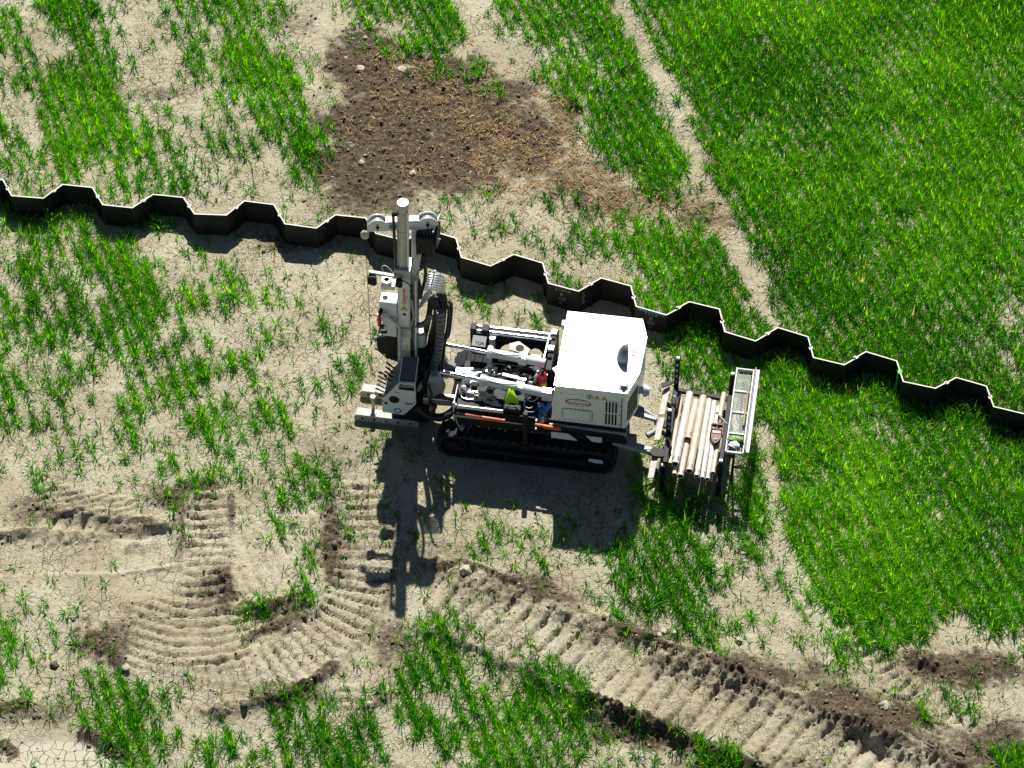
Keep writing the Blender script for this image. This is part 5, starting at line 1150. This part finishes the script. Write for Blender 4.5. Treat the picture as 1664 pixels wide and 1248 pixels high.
# ---- things on the mesh tray
t = Thing('round_stick', 'thin brown stick lying lengthwise on the mesh tray', 'stick', (2.737,0,.762))
mb = MB(); mb.cyl((2.738,.31,.777), (2.735,-.32,.777), .0135, n=12); t.part(mb, 'stick_shaft', 'wood'); mb = MB(); mb.cyl((2.735,-.321,.777), (2.735,-.345,.777), .010, n=10); t.part(mb, 'stick_tip', 'dblack')
def crumple(c, r, sq, seed, nu=18, nv=12, amp=.28):
    rr = random.Random(seed); ph = [(rr.uniform(0,6.28), rr.uniform(1.5,5), rr.uniform(1.5,5), rr.uniform(-1,1)) for _ in range(9)]
    V = []; F = []
    for j in range(nv+1):
        b_ = -math.pi/2+math.pi*j/nv
        for i in range(nu):
            a = 2*math.pi*i/nu; f = 1+amp*sum(w_*math.sin(k1*math.cos(a)*math.cos(b_)*2+k2*math.sin(a)*math.cos(b_)*2+p_+b_*2) for p_, k1, k2, w_ in ph)/2.2
            z = r*sq[2]*math.sin(b_)*f
            V.append((c[0]+r*sq[0]*math.cos(b_)*math.cos(a)*f, c[1]+r*sq[1]*math.cos(b_)*math.sin(a)*f, max(c[2]+z, c[2]-r*sq[2]*.55)))
    for j in range(nv):
        for i in range(nu): F.append((j*nu+i, j*nu+(i+1) % nu, (j+1)*nu+(i+1) % nu, (j+1)*nu+i))
    return MB().add(V, F, 0, True)
t = Thing('work_gloves', 'green and white work gloves dropped on the near end of the mesh tray', 'gloves', (2.66,-.62,.755))
t.part(crumple((2.665,-.575,.785), .085, (1.0,.55,.38), 3), 'glove_cuff', 'green_gl'); t.part(crumple((2.655,-.66,.783), .080, (.9,.75,.38), 9), 'glove_palm', 'dwhite'); t.part(crumple((2.71,-.615,.790), .05, (1.1,.5,.4), 5), 'glove_thumb', 'dblack')
# ================================================================== THINGS ON THE RIG'S DECK
t = Thing('fire_extinguisher', 'small red fire extinguisher strapped upright beside the white hood', 'extinguisher', (.115,-.20,.69))
mb = MB(); mb.cyl((.115,-.20,.69), (.115,-.20,1.17), .058, n=20); mb.ball((.115,-.20,1.17), .058, sq=(1,1,.9)); t.part(mb, 'cylinder', 'red')
mb = MB(); mb.cyl((.115,-.20,1.215), (.115,-.20,1.26), .022, n=12); mb.beam((.115,-.25,1.285), (.115,-.14,1.27), .02, .03); t.part(mb, 'valve_head', 'dblack')
mb = MB(); mb.beam((.115,-.15,1.27), (.115,-.20,1.31), .03, .014); t.part(mb, 'trigger_lever', 'red')
mb = MB(); mb.cyl((.04,-.18,1.20), (.06,-.19,1.20), .026, n=14); t.part(mb, 'pressure_gauge', 'galv')
mb = MB(); mb.add([(.115+.0595*math.cos(a), -.20+.0595*math.sin(a), z) for z in (.88,1.06) for a in [math.radians(-100+12*i) for i in range(8)]], [(i,i+1,9+i,8+i) for i in range(7)]); t.part(mb, 'label', 'yellow')
t = Thing('hi_vis_cap', 'fluorescent yellow hi-vis cloth draped over a tilt cylinder', 'cloth', (-.24,-.47,1.0))
V = []; F = []; nu, nv = 20, 9; rr = random.Random(4)
out = [(-.315,-.36),(-.28,-.345),(-.255,-.375),(-.225,-.40),(-.19,-.45),(-.155,-.52),(-.125,-.575),(-.165,-.585),(-.215,-.59),(-.26,-.60),(-.305,-.59),(-.325,-.545),(-.335,-.49),(-.33,-.43)]
ap = (-.262,-.425,1.145)
N_ = len(out)
for j in range(nv+1):
    f = j/nv
    for i, (a, b) in enumerate(out):
        k_ = f**.75; zz = ap[2]-(.02+.19*f**1.6)+.016*math.sin(i*2.1)*f+.008*math.sin(i*1.3+j)
        V.append((ap[0]+(a-ap[0])*k_, ap[1]+(b-ap[1])*k_, zz))
for j in range(nv):
    for i in range(N_): F.append((j*N_+i, (j+1)*N_+i, (j+1)*N_+(i+1) % N_, j*N_+(i+1) % N_))
o = t.part(MB().add(V, F, 0, True), 'cloth_sheet', 'hivis'); md = o.modifiers.new('thick', 'SOLIDIFY'); md.thickness = .008
t = Thing('tool_bag', 'black tool bag standing in the tray under the yellow cloth', 'bag', (-.2,-.6,.902))
mb = MB(); mb.box((-.33,-.69,.902), (-.09,-.52,.985)); t.part(mb, 'bag_body', 'black', bevel=.03, seg=4); mb = MB(); mb.tube([(-.28,-.66,.985),(-.26,-.66,1.01),(-.17,-.66,1.015),(-.14,-.66,.985)], .010, sub=4); t.part(mb, 'bag_handle', 'hose')
t = Thing('bucket', 'dark blue bucket standing in the tray beside the hood', 'bucket', (.01,-.54,.69))
mb = MB(); mb.pipe((.01,-.545,.69), (.01,-.545,.93), .095, .088, n=22, m=0, mi=1); t.part(mb, 'bucket_body', ['navy', 'dblack']); mb = MB(); mb.tube([(-.085,-.545,.92),(-.05,-.60,.90),(.01,-.625,.885),(.07,-.60,.90),(.105,-.545,.92)], .006, sub=4); t.part(mb, 'bucket_handle', 'chrome')
t = Thing('steel_hoop', 'round grey spoked steel wheel leaning on the blue bucket', 'wheel', (.01,-.46,.93))
mb = MB(); cc_ = Vector((.012,-.43,1.03)); ax1 = Vector((1,0,0)); ax2 = Vector((0,.80,.60))
mb.tube([cc_+ax1*.085*math.cos(a)+ax2*.085*math.sin(a) for a in [2*math.pi*i/28 for i in range(28)]], .010, n=8, closed=True); t.part(mb, 'wheel_rim', 'galv')
mb = MB()
for k in range(5): a = 2*math.pi*k/5; mb.cyl(cc_, cc_+ax1*.082*math.cos(a)+ax2*.082*math.sin(a), .008, n=6)
mb.ball(cc_, .026); t.part(mb, 'wheel_spokes', 'dblack')
mb = MB(); mb.tube([(-.06,-.49,.97),(-.07,-.56,.96),(.0,-.60,.955),(.05,-.57,.97)], .007, sub=4); t.part(mb, 'wheel_strap', 'dwhite')
t = Thing('blue_plastic_bag', 'crumpled light blue plastic film bundle next to the blue bucket', 'bag', (.18,-.55,.69))
t.part(crumple((.185,-.53,.80), .105, (.75,.95,1.25), 12, amp=.42), 'film_bundle', 'bluecl'); t.part(crumple((.165,-.62,.78), .05, (.8,.7,1.2), 14, amp=.4), 'white_film', 'dwhite'); t.part(crumple((.13,-.48,.90), .045, (1,.8,.7), 15, amp=.4), 'film_end', 'palebl')
MB_SHIFT = (0,0.075,0.212)
t = Thing('cream_rag', 'crumpled cream rag lying among the tools in the tray', 'rag', (-.62,-.55,.69))
t.part(crumple((-.625,-.55,.735), .085, (1.2,.75,.55), 21, amp=.5), 'rag_cloth', 'cream')
t = Thing('tin_cup', 'open pale tin beside the cream rag', 'tin', (-.53,-.52,.69))
mb = MB(); mb.pipe((-.53,-.52,.69), (-.53,-.52,.80), .055, .048, n=20); t.part(mb, 'tin_body', ['galv', 'wood']); mb = MB(); mb.tube([(-.53+.055*math.cos(a),-.52+.055*math.sin(a),.80) for a in [2*math.pi*i/20 for i in range(20)]], .005, n=6, closed=True); t.part(mb, 'tin_rim', 'dwhite')
t = Thing('flat_bracket', 'pale steel plate with a hole lying at the front of the tray', 'bracket', (-.75,-.56,.69))
mb = MB(); mb.prism([(-.84,-.61),(-.84,-.49),(-.66,-.51),(-.62,-.60),(-.70,-.62)], .691, .715); t.part(mb, 'plate', 'worn', bevel=.004); mb = MB(); mb.cyl((-.80,-.585,.715), (-.80,-.585,.721), .016, n=12); t.part(mb, 'plate_hole', 'dblack')
t = Thing('open_end_wrench', 'worn steel open-ended wrench lying by the black tool bag', 'wrench', (-.5,-.6,.69))
mb = MB(); mb.prism([(-.62,-.59),(-.60,-.615),(-.52,-.64),(-.46,-.665),(-.36,-.665),(-.36,-.635),(-.45,-.63),(-.51,-.605)], .692, .715); t.part(mb, 'wrench_handle', 'worn', bevel=.004)
mb = MB(); mb.prism([(-.47,-.625),(-.50,-.57),(-.475,-.52),(-.44,-.515),(-.455,-.55),(-.445,-.58),(-.415,-.59),(-.40,-.63)], .692, .722); t.part(mb, 'wrench_jaw', 'worn', bevel=.004)
t = Thing('tube_coil', 'thin steel hook hanging in the front corner of the tray', 'hook', (-.88,-.6,.69))
mb = MB(); mb.tube([(-.90,-.50,.70),(-.90,-.56,.705),(-.87,-.60,.705),(-.80,-.62,.705),(-.74,-.60,.705)], .012, sub=5); t.part(mb, 'hook_rod', 'chrome'); mb = MB(); mb.cyl((-.74,-.60,.705), (-.70,-.585,.705), .016, n=8); t.part(mb, 'hook_tip', 'steel')
MB_SHIFT = (0,0,0)
# ================================================================== LOOSE STONES AND BLOCKS
def stone(label, px, py, r, mk='stone', seed=0, flat=.7, name='stone', cat='stone', sub=2, group=None):
    p = g(px, py); z = float(ground_z(np.array([p[0]]), np.array([p[1]]))[0])
    me = rock_mesh(name, seed+50, sub, flat); me.materials.append(M[mk]); me.transform(Matrix.Scale(r, 4))
    o = bpy.data.objects.new(name, me); col.objects.link(o); o.location = (p[0], p[1], z+r*flat*.35); o.rotation_euler = (.1, .05, seed*1.7); return tag(o, label, cat, group)
stone('squarish pale stone on the dark soil at the edge of the yellowed crop', 653, 114, .060, seed=1, flat=.45)
stone('flat tan stone among dark clods near the top of the dug patch', 586, 113, .062, seed=2, flat=.4)
stone('lone round pale stone low in the middle of the dug patch', 671, 281, .050, seed=3)
stone('pale stone at the very top of the dug patch', 594, 63, .034, seed=4)
stone('pale stone on the upper left rim of the dug patch', 562, 95, .034, seed=5)
stone('small pale stone right of the top of the dug patch', 618, 96, .026, seed=6)
stone('tan clod near the lower left of the dug patch', 588, 265, .045, seed=7, name='soil_clod', cat='clod')
stone('grey knob of clay on the dark bank below the rig', 757, 934, .080, 'stone', seed=8, flat=.8, name='soil_clod', cat='clod')
stone('dark clod lying alone on the sparse crop at lower left', 88, 1080, .055, 'darkclod', seed=9, name='soil_clod', cat='clod')
stone('large crumbled clod at the bottom right corner track', 1556, 1225, .10, 'crumb', seed=10, flat=.7, name='soil_clod', cat='clod', sub=3)
stone('brown clod beside the large crumbled one at bottom right', 1512, 1222, .09, 'crumb', seed=11, name='soil_clod', cat='clod', sub=3)
stone('pale rounded clod on the spoil bank right of the track', 1437, 1150, .07, 'palecrumb', seed=12, name='soil_clod', cat='clod', sub=3)
stone('round pale pebble at the tip of the dark bank', 983, 1008, .032, seed=13, name='pebble')
stone('small dark clod on the bare soil left of the stabilizer feet', 597, 718, .022, 'darkclod', seed=14, name='soil_clod', cat='clod')
stone('dark clod on the bare strip under the mast shadow', 545, 775, .02, 'darkclod', seed=15, name='soil_clod', cat='clod')
stone('pale stone below the corner of dense wheat', 1521, 1063, .03, seed=16)
stone('pale clod lying left of the cluster of blocks', 1200, 1040, .05, 'palecrumb', seed=17, name='soil_clod', cat='clod')
stone('pale clod in the thin crop at lower centre left', 205, 1090, .05, 'palecrumb', seed=18, name='soil_clod', cat='clod', flat=.4)
for (px, py, sx, sy, an, lb) in ((1072,1031,.03,.028,.1,'left one of three pale blocks below the thin wheat'),(1079,1026,.032,.04,.3,'middle one of three pale blocks below the thin wheat'),(1094,1026,.03,.045,-.1,'right one of three pale blocks below the thin wheat'),(276,842,.045,.09,.5,'pale oblong block with holes beside the old track'),(1346,1075,.035,.075,.6,'flat pale wooden offcut on the churned soil')):
    p = g(px, py); z = float(ground_z(np.array([p[0]]), np.array([p[1]]))[0])
    mb = MB(); mb.box((-sx,-sy,-.02), (sx,sy,.03)); o = mb.build('pale_block', 'stone', bevel=.008); o.location = (p[0], p[1], z); o.rotation_euler = (.05, .08, -an); tag(o, lb, 'block')
